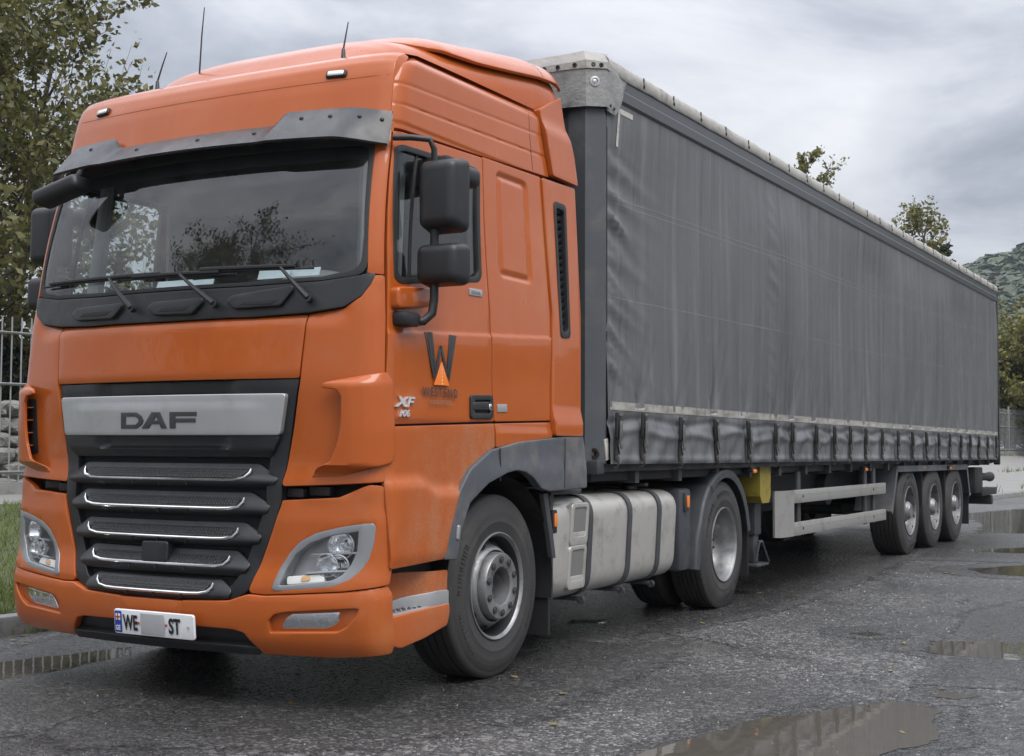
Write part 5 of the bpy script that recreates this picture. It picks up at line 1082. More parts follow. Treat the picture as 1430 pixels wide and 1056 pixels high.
# ---- axle group
AX = [11.23, 12.54, 13.85]
for y in AX:
    MB().cyl((-1.0, ty_(y), .525), (1.0, ty_(y), .525), .07, 12).box(-.7, -.5, ty_(y - .5), ty_(y + .1), .50, .62, .02).box(.5, .7, ty_(y - .5), ty_(y + .1), .50, .62, .02).build('axle', 'frame_dark', TR)
    for s in (1, -1): wheel('trailer', s, (s * 1.195, ty_(y), .525), TR)
for s in (1, -1):
    mg = MB(); pr = [(10.22, .56), (10.50, 1.075), (14.50, 1.055), (14.68, .62)]
    x0, x1 = s * .80, s * 1.215
    for (a, b) in zip(pr, pr[1:]):
        d = Vector((b[0] - a[0], b[1] - a[1])).normalized(); nn = Vector((d.y, -d.x)) * .012
        mg.prism([(ty_(a[0]), a[1]), (ty_(b[0]), b[1]), (ty_(b[0]) + nn.x, b[1] + nn.y), (ty_(a[0]) + nn.x, a[1] + nn.y)], 'x', x0, x1)
        nn = nn * 6; mg.prism([(ty_(a[0]), a[1]), (ty_(b[0]), b[1]), (ty_(b[0]) + nn.x, b[1] + nn.y), (ty_(a[0]) + nn.x, a[1] + nn.y)], 'x', x1 + .001 * s, x1 + s * .012)
    mg.build('trailer_mudguard', 'arch_plastic', TR, sharp=20)
    box_t(MB(), s * .80, s * 1.20, 14.66, 14.675, .20, .66).build('mud_flap', 'rubber', TR)
    for y in (11.88, 13.19): box_t(MB(), s * .82, s * 1.19, y - .008, y + .008, .55, 1.05).build('divider_plate', 'frame_dark', TR)
    for y in (11.88, 13.6): box_t(MB(), s * 1.225, s * 1.235, y - .02, y + .02, 1.03, 1.05, .003).build('lamp', 'amber', TR)
    # lamp box and under-run bar at the tail
    lb = box_t(MB(), s * .85, s * 1.20, 15.2, 15.75, .62, 1.0, .02).build('tool_box', 'frame_dark', TR)
    tb = MB().tube([(s * 1.12, ty_(15.7), .86), (s * 1.12, ty_(16.55), .84), (s * 1.12, ty_(16.72), .84)], [.06, .06, .08], 10).build('buffer', 'frame_dark', TR); box_t(MB(), s * 1.06, s * 1.18, 16.72, 16.76, .79, .89, .01).build('lens', 'lamp_red', tb)
m = box_t(MB(), -1.21, 1.21, 16.35, 16.48, .42, .56, .012)
for s in (1, -1): box_t(m, s * .55, s * .65, 16.2, 16.4, .5, 1.1); box_t(m, s * 1.05, s * 1.22, 15.6, 16.75, .57, .68, .01)
m.build('underrun_bar', 'frame_dark', TR)
# ------------------------------------------------------------------ ground
def asphalt_nodes(damp):
    """old coarse asphalt; damp = 0 dry, 1 soaked, or a socket"""
    o = N('ShaderNodeTexCoord').outputs['Object']; b = nt.nodes['Principled BSDF']
    v = N('ShaderNodeTexVoronoi'); v.inputs['Scale'].default_value = 70; L(o, v.inputs['Vector'])
    v2 = N('ShaderNodeTexVoronoi'); v2.inputs['Scale'].default_value = 27; L(o, v2.inputs['Vector'])
    gr = N('ShaderNodeSeparateColor'); L(v.outputs['Color'], gr.inputs[0]); g2 = N('ShaderNodeSeparateColor'); L(v2.outputs['Color'], g2.inputs[0])
    c = ramp(gr.outputs[0], (0, (.026, .026, .027)), (.5, (.060, .059, .058)), (.82, (.115, .112, .108)), (1, (.30, .29, .28)))
    c = mixc(maprange(g2.outputs[1], .90, .97, 0, .75), c, (.22, .21, .20))
    big = noise(o, .45, 6, .62, .4); c = mixc(maprange(big, .35, .65, 0, .55, True), c, (.040, .039, .038))
    c = mixc(maprange(noise(vmath('ADD', o, (9, 3, 0)), 1.1, 7, .68, .3), .52, .72, 0, .5, True), c, (.125, .117, .105))
    oil = maprange(noise(vmath('ADD', o, (31, 5, 0)), .9, 4, .5, .5), .64, .74, 0, .75, True); c = mixc(oil, c, (.016, .016, .017))
    ck = N('ShaderNodeTexVoronoi', feature='DISTANCE_TO_EDGE'); ck.inputs['Scale'].default_value = .42
    wob = N('ShaderNodeTexNoise'); wob.inputs['Scale'].default_value = 1.7; wob.inputs['Detail'].default_value = 6; L(o, wob.inputs['Vector'])
    L(vmath('ADD', o, vmath('MULTIPLY', wob.outputs['Color'], (.9, .9, 0))), ck.inputs['Vector'])
    crack = math_('MULTIPLY', maprange(ck.outputs['Distance'], .002, .009, 1, 0), maprange(noise(o, .35, 3, .5), .50, .58, 0, 1, True)); c = mixc(math_('MULTIPLY', crack, .85), c, (.010, .010, .010))
    wet = maprange(noise(vmath('ADD', o, (2, 7, 0)), .55, 5, .6, .6), .46, .64, 0, .75, True)          # patches that have not dried
    if damp is not None: wet = math_('MAXIMUM', wet, damp)
    c = mixc(math_('MULTIPLY', wet, .62), c, (.017, .017, .018)); L(c, b.inputs['Base Color'])
    fine = noise(o, 30, 4, .7)
    L(math_('SUBTRACT', maprange(fine, .35, .65, .36, .58), math_('MULTIPLY', wet, .24)), b.inputs['Roughness'])
    bn = N('ShaderNodeBump'); bn.inputs['Distance'].default_value = .014; L(maprange(wet, 0, 1, .85, .60), bn.inputs['Strength'])
    hgt = math_('ADD', math_('MULTIPLY', v.outputs['Distance'], -.75), math_('ADD', math_('MULTIPLY', noise(o, 24, 5, .7), 1.0), math_('MULTIPLY', v2.outputs['Distance'], -.5)))
    L(math_('SUBTRACT', hgt, math_('MULTIPLY', crack, 1.5)), bn.inputs['Height']); L(bn.outputs[0], b.inputs['Normal']); return b
def asphalt():
    global nt
    m = bpy.data.materials.new('asphalt'); m.use_nodes = True; nt = m.node_tree; asphalt_nodes(None); MATS['asphalt'] = m
    m = bpy.data.materials.new('damp_asphalt'); m.use_nodes = True; nt = m.node_tree
    at_ = N('ShaderNodeAttribute'); at_.attribute_name = 'damp'; b = asphalt_nodes(at_.outputs['Fac'])
    o = N('ShaderNodeTexCoord').outputs['Object']; k = maprange(math_('ADD', at_.outputs['Fac'], math_('MULTIPLY', math_('SUBTRACT', noise(o, 7, 7, .7), .5), .9)), .22, .50, 0, 1, True)
    tr = N('ShaderNodeBsdfTransparent'); x = N('ShaderNodeMixShader'); L(k, x.inputs[0]); L(tr.outputs[0], x.inputs[1]); L(b.outputs[0], x.inputs[2]); L(x.outputs[0], [n for n in nt.nodes if n.type == 'OUTPUT_MATERIAL'][0].inputs[0]); MATS['damp_asphalt'] = m
    m = bpy.data.materials.new('puddle_water'); m.use_nodes = True; nt = m.node_tree; b = nt.nodes['Principled BSDF']; o = N('ShaderNodeTexCoord').outputs['Object']
    c = mixc(noise(o, 14, 5, .6), (.06, .054, .045), (.10, .090, .075)); L(c, b.inputs['Base Color']); b.inputs['Roughness'].default_value = .025; b.inputs['IOR'].default_value = 1.5
    bn = N('ShaderNodeBump'); bn.inputs['Strength'].default_value = .03; bn.inputs['Distance'].default_value = .01; L(noise(o, 9, 2, .5), bn.inputs['Height']); L(bn.outputs[0], b.inputs['Normal']); MATS['puddle_water'] = m
asphalt()
mat('concrete', (.36, .35, .33), .75, var=.2, vscale=4, bump=.5, bscale=40, bdist=.01, dirt=.8, dcol=(.17, .16, .14), dscale=5)
mat('kerb_stone', (.20, .198, .19), .75, var=.25, vscale=7, bump=.6, bscale=45, bdist=.01, dirt=.9, dcol=(.09, .088, .078), dscale=6)
mat('paving', (.195, .19, .18), .7, var=.18, vscale=2.5, bump=.4, bscale=30, bdist=.01, dirt=.7, dcol=(.16, .15, .13), dscale=2)
mat('soil', (.055, .062, .028), .9, var=.4, vscale=9, bump=.8, bscale=20, bdist=.03)
mat('field', (.06, .075, .03), .9, var=.3, vscale=.2)
def leafmat(name, a, b_, trans=.35):
    global nt
    m = bpy.data.materials.new(name); m.use_nodes = True; nt = m.node_tree; b = nt.nodes['Principled BSDF']
    geo = N('ShaderNodeNewGeometry'); c = mixc(geo.outputs['Random Per Island'], a, b_); L(c, b.inputs['Base Color']); b.inputs['Roughness'].default_value = .55
    t = N('ShaderNodeBsdfTranslucent'); L(mixc(.5, c, (.5, .55, .15), 'MULTIPLY') if False else c, t.inputs[0]); x = N('ShaderNodeMixShader'); x.inputs[0].default_value = trans
    out = [n for n in nt.nodes if n.type == 'OUTPUT_MATERIAL'][0]; L(b.outputs[0], x.inputs[1]); L(t.outputs[0], x.inputs[2]); L(x.outputs[0], out.inputs[0]); MATS[name] = m
leafmat('leaf_olive', (.07, .080, .022), (.165, .150, .048)); leafmat('leaf_dark', (.018, .030, .013), (.050, .065, .026), .2); leafmat('leaf_yellow', (.09, .105, .028), (.22, .195, .055))
leafmat('leaf_hill', (.026, .042, .020), (.062, .080, .032), .15); leafmat('grass_blade', (.075, .120, .024), (.19, .225, .065), .3)
leafmat('leaf_fallen', (.07, .05, .025), (.26, .20, .07), .1)
mat('bark', (.075, .062, .050), .9, var=.35, vscale=14, bump=.8, bscale=30, bdist=.02)
mat('fence_steel', (.34, .345, .35), .45, .5, var=.1, dirt=.5, dcol=(.2, .18, .16))
mat('rock', (.24, .235, .22), .85, var=.3, vscale=5, bump=.8, bscale=12, bdist=.04, dirt=.8, dcol=(.09, .095, .06), dscale=3)
mat('weed_dry', (.16, .14, .07), .9, var=.3)
def fill(pts, z): return MB().add([(x, y, z) for x, y in pts], [tuple(range(len(pts)))])
g = mesh_obj('ground', [(-1500, -600, 0), (1500, -600, 0), (1500, 2500, 0), (-1500, 2500, 0)], [(0, 1, 2, 3)], 'asphalt', smooth=False); tag(g, 'wet dark asphalt yard with damp patches', 'ground', kind='structure')
def wobble(pts, amp, n=10, seed=0):
    r = np.random.default_rng(seed); out = []; m = len(pts)
    for i in range(m):
        a, b = np.array(pts[i]), np.array(pts[(i + 1) % m]); d = np.linalg.norm(b - a); k = max(2, int(d / .05) if d < 3 else 60); nr = np.array([b[1] - a[1], a[0] - b[0]]) / (d + 1e-9); ph = r.random(4) * 6.28
        for j in range(k):
            t = j / k; w_ = math.sin(PI * t) if k > 3 else .5; q = sum(math.sin(t * d * f + p) / c for f, p, c in ((9, ph[0], 1), (23, ph[1], 1.8), (51, ph[2], 3), (97, ph[3], 5))) * amp * w_
            out.append(tuple(a + (b - a) * t + nr * q))
    return out
PUD = [([(3.52, 1.67), (3.39, 1.84), (3.2, 1.76), (3.06, 1.52), (2.96, 1.29), (2.84, 1.12), (2.74, .90), (2.70, .66), (2.62, .31), (2.58, .0), (2.9, -.15), (3.47, .40), (3.50, .77), (3.62, 1.04), (3.52, 1.38)], 'broad shallow puddle with muddy edge in the open asphalt in front of the fuel tank'),
       ([(3.03, 3.57), (3.07, 3.8), (3.0, 4.02), (3.2, 4.12), (3.45, 4.22), (3.75, 4.25), (4.2, 4.3), (4.3, 3.7), (3.65, 3.48), (3.49, 3.49), (3.25, 3.44)], 'sharp-edged puddle mirroring the tail of the trailer'),
       ([(2.44, 4.09), (2.54, 4.22), (2.69, 4.17), (2.59, 4.06)], 'tiny puddle sliver beside the sharp-edged puddle'),
       ([(3.36, 2.06), (3.44, 2.23), (3.61, 2.18), (3.52, 2.02)], 'small puddle between the broad puddle and the sharp-edged one'),
       ([(-1.75, -.25), (-1.62, .20), (-1.52, .56), (-1.42, .9), (-1.32, 1.2), (-1.12, .97), (-1.05, .42), (-1.12, -.1)], 'narrow puddle along the kerb by the front bumper'),
       ([(2.32, 9.54), (2.8, 10.32), (3.6, 10.6), (3.5, 9.2), (2.96, 9.04), (2.61, 9.08)], 'flat puddle well to the side of the trailer side guard'),
       ([(1.75, 12.06), (2.45, 13.07), (3.2, 13.4), (3.1, 12.3), (2.4, 12.0)], 'thin puddle level with the trailer wheels'),
       ([(1.4, 15.6), (1.2, 18.0), (.2, 21.5), (1.2, 25.5), (2.4, 25.0), (3.2, 20.0), (2.4, 16.4)], 'long sheet of water behind the trailer tail'),
       ([(-.9, 6.7), (-.7, 8.9), (.1, 9.9), (.5, 8.2), (.2, 6.9)], 'puddle in the dark under the trailer chassis'),
       ([(.55, 3.55), (.5, 3.75), (.72, 3.9), (.8, 3.7)], 'little puddle under the fuel tank'),
       ([(-1.1, 17.5), (-2.0, 22), (-1.2, 25.5), (-.3, 24.5), (-.2, 19)], 'water along the kerb behind the trailer')]
for i, (P, lab) in enumerate(PUD):
    o = fill(wobble(P, .02 if i not in (7, 10) else .07, seed=i), .004).build('puddle', 'puddle_water', smooth=False); tag(o, lab, 'puddle', kind='structure')
def damp(P, grow, lab, z=.002):
    """soaked margin: dark in the middle, drying out to the rim"""
    P = np.array(P); c = P.mean(0); n = len(P); rings = [(0., 0., 1.), (.55, 0., 1.), (1., 0., .9), (1., grow * .5, .5), (1., grow, .0)]; V = [(c[0], c[1], z)]; D = [1.]; F = []
    for k, g_, d in rings[1:]:
        for p in P:
            q = p - c; l = np.linalg.norm(q) + 1e-6; e = c + q * k + q / l * g_; V.append((e[0], e[1], z)); D.append(d)
    F += [(0, 1 + i, 1 + (i + 1) % n) for i in range(n)]
    for r_ in range(len(rings) - 2):
        for i in range(n): F.append((1 + r_ * n + i, 1 + (r_ + 1) * n + i, 1 + (r_ + 1) * n + (i + 1) % n, 1 + r_ * n + (i + 1) % n))
    me = bpy.data.meshes.new('damp_patch'); me.from_pydata(V, [], F); at_ = me.attributes.new('damp', 'FLOAT', 'POINT'); at_.data.foreach_set('value', D)
    o = link('damp_patch', me, 'damp_asphalt'); tag(o, lab, 'damp patch', kind='structure')
for i, (P, lab) in enumerate(PUD): damp(wobble(P, .02, seed=i + 50), .28 if i < 5 else .6, 'soaked dark asphalt round the ' + ' '.join(lab.split()[:9]), .0018 + .0001 * i)
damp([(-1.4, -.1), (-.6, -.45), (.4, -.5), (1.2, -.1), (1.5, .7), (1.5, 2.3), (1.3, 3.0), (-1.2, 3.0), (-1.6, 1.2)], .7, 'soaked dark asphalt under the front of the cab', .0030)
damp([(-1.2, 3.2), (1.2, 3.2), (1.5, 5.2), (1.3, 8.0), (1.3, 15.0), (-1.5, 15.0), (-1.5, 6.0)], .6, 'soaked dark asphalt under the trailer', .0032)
damp([(1.6, 11.0), (3.4, 11.5), (3.8, 15.0), (3.0, 21.0), (1.2, 25.0), (.4, 20.0), (1.3, 14.0)], 1.0, 'soaked glossy asphalt beside the tail of the trailer', .0034)
damp([(3.3, 2.6), (4.3, 3.0), (4.5, 6.5), (3.7, 8.0), (3.2, 5.6)], .5, 'soaked asphalt along the open side of the yard', .0035)
# ------------------------------------------------------------------ kerb, verge, pavement
KA = np.array((-2.50, 0.)); KD = np.array((.075, 1.)); KD /= np.linalg.norm(KD); KN = np.array((-KD[1], KD[0]))       # KN points away from the yard
FA = np.array((-11.0, 8.15)); FD = np.array((7.4, 48.55)); FD /= np.linalg.norm(FD)
def kp(t, off=0): return KA + KD * t + KN * off
def fence_off(t):       # distance kerb -> fence at kerb parameter t
    p = kp(t); A = np.array([KN, -FD]).T; sol = np.linalg.solve(A, FA - p); return sol[0]
def vz(t, k): return .13 + (.42 + .46 * sst(12, 55, t)) * (k ** 1.15)
kr = MB().box(-.15, 0, -.49, .49, -.08, .13, .02).build('kerb_block', 'kerb_stone'); kme = kr.data; bpy.data.objects.remove(kr)
kerb = MB().add([tuple(kp(-14, .02)) + (-.05,), tuple(kp(-14, .13)) + (-.05,), tuple(kp(70, .13)) + (-.05,), tuple(kp(70, .02)) + (-.05,)] + [tuple(kp(-14, .02)) + (.10,), tuple(kp(-14, .13)) + (.10,), tuple(kp(70, .13)) + (.10,), tuple(kp(70, .02)) + (.10,)], [(0, 1, 2, 3), (7, 6, 5, 4), (0, 4, 5, 1), (1, 5, 6, 2), (2, 6, 7, 3), (3, 7, 4, 0)]).build('kerb', 'dark_gap', smooth=False); tag(kerb, 'concrete kerb running past the truck to the far pavement', 'kerb', kind='structure')
for k in range(84):
    o = link('kerb_block', kme, None, kerb); t = -13.5 + k; p = kp(t); o.location = (p[0], p[1], random.uniform(-.006, .004)); o.rotation_euler = (random.uniform(-.01, .01), random.uniform(-.02, .02), math.atan2(KD[1], KD[0]) - PI / 2 + random.uniform(-.006, .006))
kme.materials.clear(); kme.materials.append(MATS['kerb_stone'])
def vstrip(name, t0, t1, ka, kb, material, n=60, m_=8, dz=0., label='', cat='', off0=.14):
    q = MB(); 
    def P(t, k):
        fo = fence_off(t); d = off0 + (fo - off0) * k; p = kp(t, d); return (p[0], p[1], vz(t, k) + dz + .012 * math.sin(p[0] * 3.1 + p[1] * 1.7) * k * (1 - k))
    q.grid(P, np.linspace(t0, t1, n), np.linspace(ka, kb, m_), flip=True); o = q.build(name, material); tag(o, label, cat, kind='structure'); return o
vstrip('lawn', -14, 24, 0, .84, 'soil', label='grassy verge between the kerb and the footpath', cat='lawn')
vstrip('footpath', -14, 24, .84, 1.02, 'paving', label='grey footpath at the foot of the railing fence', cat='path')
vstrip('pavement', 24, 70, 0, 1.02, 'paving', label='pale paved strip beyond the tail of the trailer', cat='pavement')
# ground beyond the fence
q = MB(); q.grid(lambda t, k: (lambda p, b: (p[0], p[1], b + (0 if k < .01 else -.1 * k)))(kp(t, fence_off(t) * 1.02 + 160 * k), vz(t, 1.02)), np.linspace(-14, 70, 40), np.linspace(0, 1, 6), flip=True); o = q.build('back_land', 'soil'); tag(o, 'rough ground behind the railing fence', 'ground', kind='structure')
def mz(x, y): return 1.0 * sst(58, 70, y - .25 * min(0, x)) + .02 * max(0, y - 70) * .12
q = MB(); q.grid(lambda x, y: (x, y, mz(x, y) if y > 70 or x > -2 else mz(x, y)), np.linspace(-30, 420, 40), np.concatenate([[57], np.linspace(58, 70, 7), np.linspace(80, 330, 20)])); o = q.build('meadow', 'field'); tag(o, 'low meadow between the fence and the wooded hill', 'meadow', kind='structure')
# grass blades on the verge
def blades(name, pts, hmin, hmax, w_, material, label, seed=1):
    r = np.random.default_rng(seed); n = len(pts); P = np.array(pts); a = r.random(n) * 6.28; h = hmin + (hmax - hmin) * r.random(n) ** 1.5; lx, ly = (r.random(n) - .5) * h * .9, (r.random(n) - .5) * h * .9
    d = np.stack([np.cos(a), np.sin(a), np.zeros(n)], 1) * (w_ * (.6 + .8 * r.random(n)))[:, None]; tip = P + np.stack([lx, ly, h], 1)
    V = np.concatenate([P - d, P + d, tip], 1).reshape(-1, 3); return quick(name, V, 3, material, label)
def quick(name, V, k, material, parent=None):
    n = len(V) // k; me = bpy.data.meshes.new(name); me.vertices.add(len(V)); me.vertices.foreach_set('co', V.astype(np.float32).ravel()); me.loops.add(len(V)); me.loops.foreach_set('vertex_index', np.arange(len(V), dtype=np.int32)); me.polygons.add(n)
    me.polygons.foreach_set('loop_start', np.arange(0, len(V), k, dtype=np.int32)); me.polygons.foreach_set('loop_total', np.full(n, k, dtype=np.int32)); me.update(calc_edges=True); me.validate()
    return link(name, me, material, parent if not isinstance(parent, str) else None)
pts = []
r = np.random.default_rng(11)
for _ in range(60000):
    t = r.uniform(-2.5, 13); k = r.random() ** 1.3 * .845; fo = fence_off(t); d = .15 + (fo - .14) * k; p = kp(t, d); pts.append((p[0], p[1], vz(t, k)))
gb = blades('grass', pts, .035, .11, .006, 'grass_blade', None); tag(gb, 'short green grass with pale tips on the verge', 'grass', kind='stuff')
pts = []
for _ in range(1500):
    t = r.uniform(24, 60); k = r.choice([.03, .45, .97]) + r.normal() * .012; p = kp(t, .14 + (fence_off(t) - .14) * k)
    if math.sin(t * 1.3) + math.sin(t * .7 + k) > -.2: pts.append((p[0], p[1], vz(t, max(k, 0))))
o = blades('weeds', pts, .06, .28, .012, 'grass_blade', None, 5); tag(o, 'weeds growing in the pavement joints', 'weeds', kind='stuff')
pts = [(kp(t, -.02 + .02 * r.normal())[0], kp(t, 0)[1], .0) for t in list(r.normal(1.45, .10, 60)) + list(r.normal(2.6, .25, 90)) + list(r.uniform(-2, 12, 60))]
o = blades('kerb_weeds', pts, .05, .17, .006, 'grass_blade', None, 6); tag(o, 'thin weed tufts sprouting at the foot of the kerb', 'weeds', kind='stuff')
# loose grit on the asphalt
V = []
r = np.random.default_rng(5)
for _ in range(4200):
    x, y = r.uniform(-1.8, 4.3), r.uniform(-1.9, 9.5); s_ = .003 + .006 * r.random() ** 3
    for tri in ((0, 1, 2), (0, 2, 3), (0, 3, 1)):
        a = r.random() * 6; T4 = [(0, 0, 1.0), (1, 0, 0), (-.5, .87, 0), (-.5, -.87, 0)]
        V += [(x + s_ * T4[i][0], y + s_ * T4[i][1], s_ * T4[i][2] * .9 - .001) for i in tri]
o = quick('grit', np.array(V), 3, 'concrete'); tag(o, 'pale grit scattered over the asphalt', 'grit', kind='stuff')
V = []
for _ in range(170):
    if r.random() < .55: p = kp(r.uniform(-2, 12), -abs(r.normal()) * .35 - .03); x, y = p
    else: x, y = r.uniform(-1.6, 4.2), r.uniform(-1.8, 9)
    a = r.random() * 6.28; l = .018 + .02 * r.random(); ca, sa = math.cos(a) * l, math.sin(a) * l; t = r.random(4) * .008 + .006
    V += [(x - ca, y - sa, t[0]), (x + sa * .55, y - ca * .55, t[1]), (x + ca, y + sa, t[2]), (x - sa * .55, y + ca * .55, t[3])]
o = quick('fallen_leaves', np.array(V), 4, 'leaf_fallen'); tag(o, 'small fallen leaves lying on the asphalt', 'leaves', kind='stuff')
# ------------------------------------------------------------------ railing fence on a low plinth
fence = empty('railing_fence', (FA[0], FA[1], .0), 'galvanised upright-bar railing fence on a low concrete plinth', 'fence', rz=math.atan2(FD[1], FD[0]))
def fz(s_): y = FA[1] + FD[1] * s_; return .55 + .46 * sst(12, 55, y)
S0, S1 = -9, 62
q = MB()
for a, b in zip(np.arange(S0, S1, 2.5), np.arange(S0 + 2.5, S1 + 2.5, 2.5)):
    q.add([(a, -.1, fz(a) - .3), (b, -.1, fz(b) - .3), (b, -.1, fz(b) + .17), (a, -.1, fz(a) + .17), (a, .1, fz(a) - .3), (b, .1, fz(b) - .3), (b, .1, fz(b) + .17), (a, .1, fz(a) + .17)], [(0, 1, 2, 3), (3, 2, 6, 7), (7, 6, 5, 4)])
q.build('plinth', 'kerb_stone', fence, smooth=False)
FH = 2.62
bar = MB().cyl((0, 0, .12), (0, 0, FH), .013, 6).build('bar', 'fence_steel'); bme = bar.data; bpy.data.objects.remove(bar)
post = MB().box(-.03, .03, -.03, .03, 0, FH + .03, .004).build('post', 'fence_steel'); pme = post.data; bpy.data.objects.remove(post)
near = list(np.arange(-4, 5.5, .16)); far = list(np.arange(30, 62, .18))
def far_h(s_): return 1 - .22 * sst(10, 35, s_)
for s_ in near + far:
    o = link('bar', bme, None, fence); o.location = (s_, 0, fz(s_)); o.scale = (1, 1, far_h(s_))
q = MB()
for s_ in np.arange(5.5, 30, .18): q.box(s_ - .011, s_ + .011, -.011, .011, fz(s_) + .1, fz(s_) + FH * far_h(s_))
for s_ in np.arange(-9, -4, .16): q.box(s_ - .011, s_ + .011, -.011, .011, fz(s_) + .1, fz(s_) + FH)
o = q.build('bar_run', 'fence_steel', fence, smooth=False); o['kind'] = 'stuff'
for s_ in np.arange(S0 + .6, S1, 2.6):
    o = link('post', pme, None, fence); o.location = (s_, -.035, fz(s_) + .1); o.scale = (1, 1, far_h(s_))
for hh in (.32, 1.62, 2.38):
    q = MB()
    for a in np.arange(S0, S1, 2.6): q.tube([(a, -.02, fz(a) + hh * far_h(a)), (a + 2.6, -.02, fz(a + 2.6) + hh * far_h(a + 2.6))], .022, 6)
    q.build('rail', 'fence_steel', fence)
# ------------------------------------------------------------------ rubble wall behind the fence
wl = empty('rubble_wall', (FA[0] - 1.6, FA[1] - .2, .5), 'low mossy rubble stone wall behind the railing fence', 'wall', rz=math.atan2(FD[1], FD[0]))
rocks = []
for k in range(5):
    bm = bmesh.new(); bmesh.ops.create_icosphere(bm, subdivisions=2, radius=.5)
    rn = np.random.default_rng(40 + k); ph = rn.random((4, 3)) * 6
    for v in bm.verts:
        d = 1 + .16 * math.sin(v.co.x * 5 + ph[0][0]) + .13 * math.sin(v.co.y * 6 + ph[0][1]) + .10 * math.sin(v.co.z * 7 + ph[0][2]); v.co *= d
        for ax_ in range(3): v.co[ax_] = max(-.42, min(.42, v.co[ax_]))
    me = bpy.data.meshes.new('stone'); bm.to_mesh(me); bm.free(); me.materials.append(MATS['rock']); rocks.append(me)
rn = np.random.default_rng(77)
for row in range(6):
    x = -4.0 + .2 * (row % 2)
    while x < 5.5:
        w_ = .35 + .35 * rn.random(); o = link('stone', rocks[int(rn.integers(5))], None, wl); o.location = (x + w_ / 2, .05 * rn.normal() + .03 * row, .1 + row * .25); o.scale = (w_ * 1.18, .55, .31 + .06 * rn.random()); o.rotation_euler = (rn.normal() * .08, rn.normal() * .08, rn.normal() * .15); x += w_
# ------------------------------------------------------------------ trees
def tree(name, loc, label, height, radius, seed, material='leaf_olive', leaf=.08, nleaf=16000, trunk_r=.14, lo=.15, shape=1.0, group=None, upright=.6, stems=1, cat='tree'):
    r = np.random.default_rng(seed); root = empty(name, loc, label, cat, group); br = MB(); tips = []; 
    def grow(p, d, ln, rad, lev):
        n = 5; pts = [p]; rs = [rad]; q = p.copy(); dd = d.copy()
        for i in range(n):
            dd = dd + r.normal(size=3) * .10 + np.array([0, 0, .05 * upright]); dd /= np.linalg.norm(dd); q = q + dd * ln / n; pts.append(q.copy()); rs.append(rad * (1 - .75 * (i + 1) / n))
        br.tube(pts, [max(.004, x) for x in rs], 6 if lev < 2 else 4, cap=False)
        if lev >= 2:
            for i in range(1, n + 1): tips.append((pts[i], ln * .32))
        if lev < 3:
            kids = (9, 7, 5)[lev]
            for k in range(kids):
                t = (lo + (1 - lo) * (k + r.random()) / kids) if lev == 0 else .25 + .75 * (k + r.random()) / kids
                i = min(n - 1, int(t * n)); f = t * n - i; b = pts[i] * (1 - f) + pts[i + 1] * f
                a = r.random() * 6.28; out = np.array([math.cos(a), math.sin(a), 0]); ax = dd if lev else np.array([0, 0, 1.])
                out = out - ax * (out @ ax) * .6; nd = out * (1 - .45 * upright) + ax * (.35 + .5 * upright) * (1 if lev else .8 + .6 * t); nd /= np.linalg.norm(nd)
                if lev == 0: l2 = radius * (1.05 - .65 * abs(t - .42) ** shape) * (.75 + .4 * r.random())
                else: l2 = ln * (.42 + .25 * r.random())
                grow(b, nd, l2, rs[i] * (.5 if lev == 0 else .55), lev + 1)
    for s_ in range(stems):
        d0 = np.array([r.normal() * .06 + (.18 * math.cos(s_ * 2.4) if stems > 1 else 0), r.normal() * .06 + (.18 * math.sin(s_ * 2.4) if stems > 1 else 0), 1.]); grow(np.array([.15 * s_, 0., -.1]), d0 / np.linalg.norm(d0), height * (.92 if s_ == 0 else .75), trunk_r, 0)
    sc_ = height / max(t[0][2] for t in tips); br.v = [tuple(np.array(q) * sc_) for q in br.v]; tips = [(t[0] * sc_, t[1] * sc_) for t in tips]
    br.build('trunk', 'bark', root, smooth=True, sharp=90)
    T_ = np.array([t[0] for t in tips]); S_ = np.array([t[1] for t in tips]); idx = r.integers(0, len(T_), nleaf)
    P = T_[idx] + r.normal(size=(nleaf, 3)) * (S_[idx] * .42)[:, None]; P[:, 2] = np.maximum(P[:, 2], .15)
    a = r.normal(size=(nleaf, 3)); a /= np.linalg.norm(a, axis=1)[:, None]; b = r.normal(size=(nleaf, 3)); b -= a * (a * b).sum(1)[:, None]; b /= np.linalg.norm(b, axis=1)[:, None]
    sz = leaf * (.6 + .7 * r.random(nleaf))[:, None]; n_ = np.cross(a, b)
    V = np.stack([P - a * sz * .6, P + b * sz * .36 + n_ * sz * .10, P + a * sz * .65, P - b * sz * .36 + n_ * sz * .10], 1).reshape(-1, 3)
    quick('crown', V, 4, material, root); return root
def at(px, D, z=None):
    k = (px - 715) / 1807.4; p = camo.matrix_world.translation + D * (fw + k * rt); return (p.x, p.y, z)
def gz(p, z): return (p[0], p[1], z)
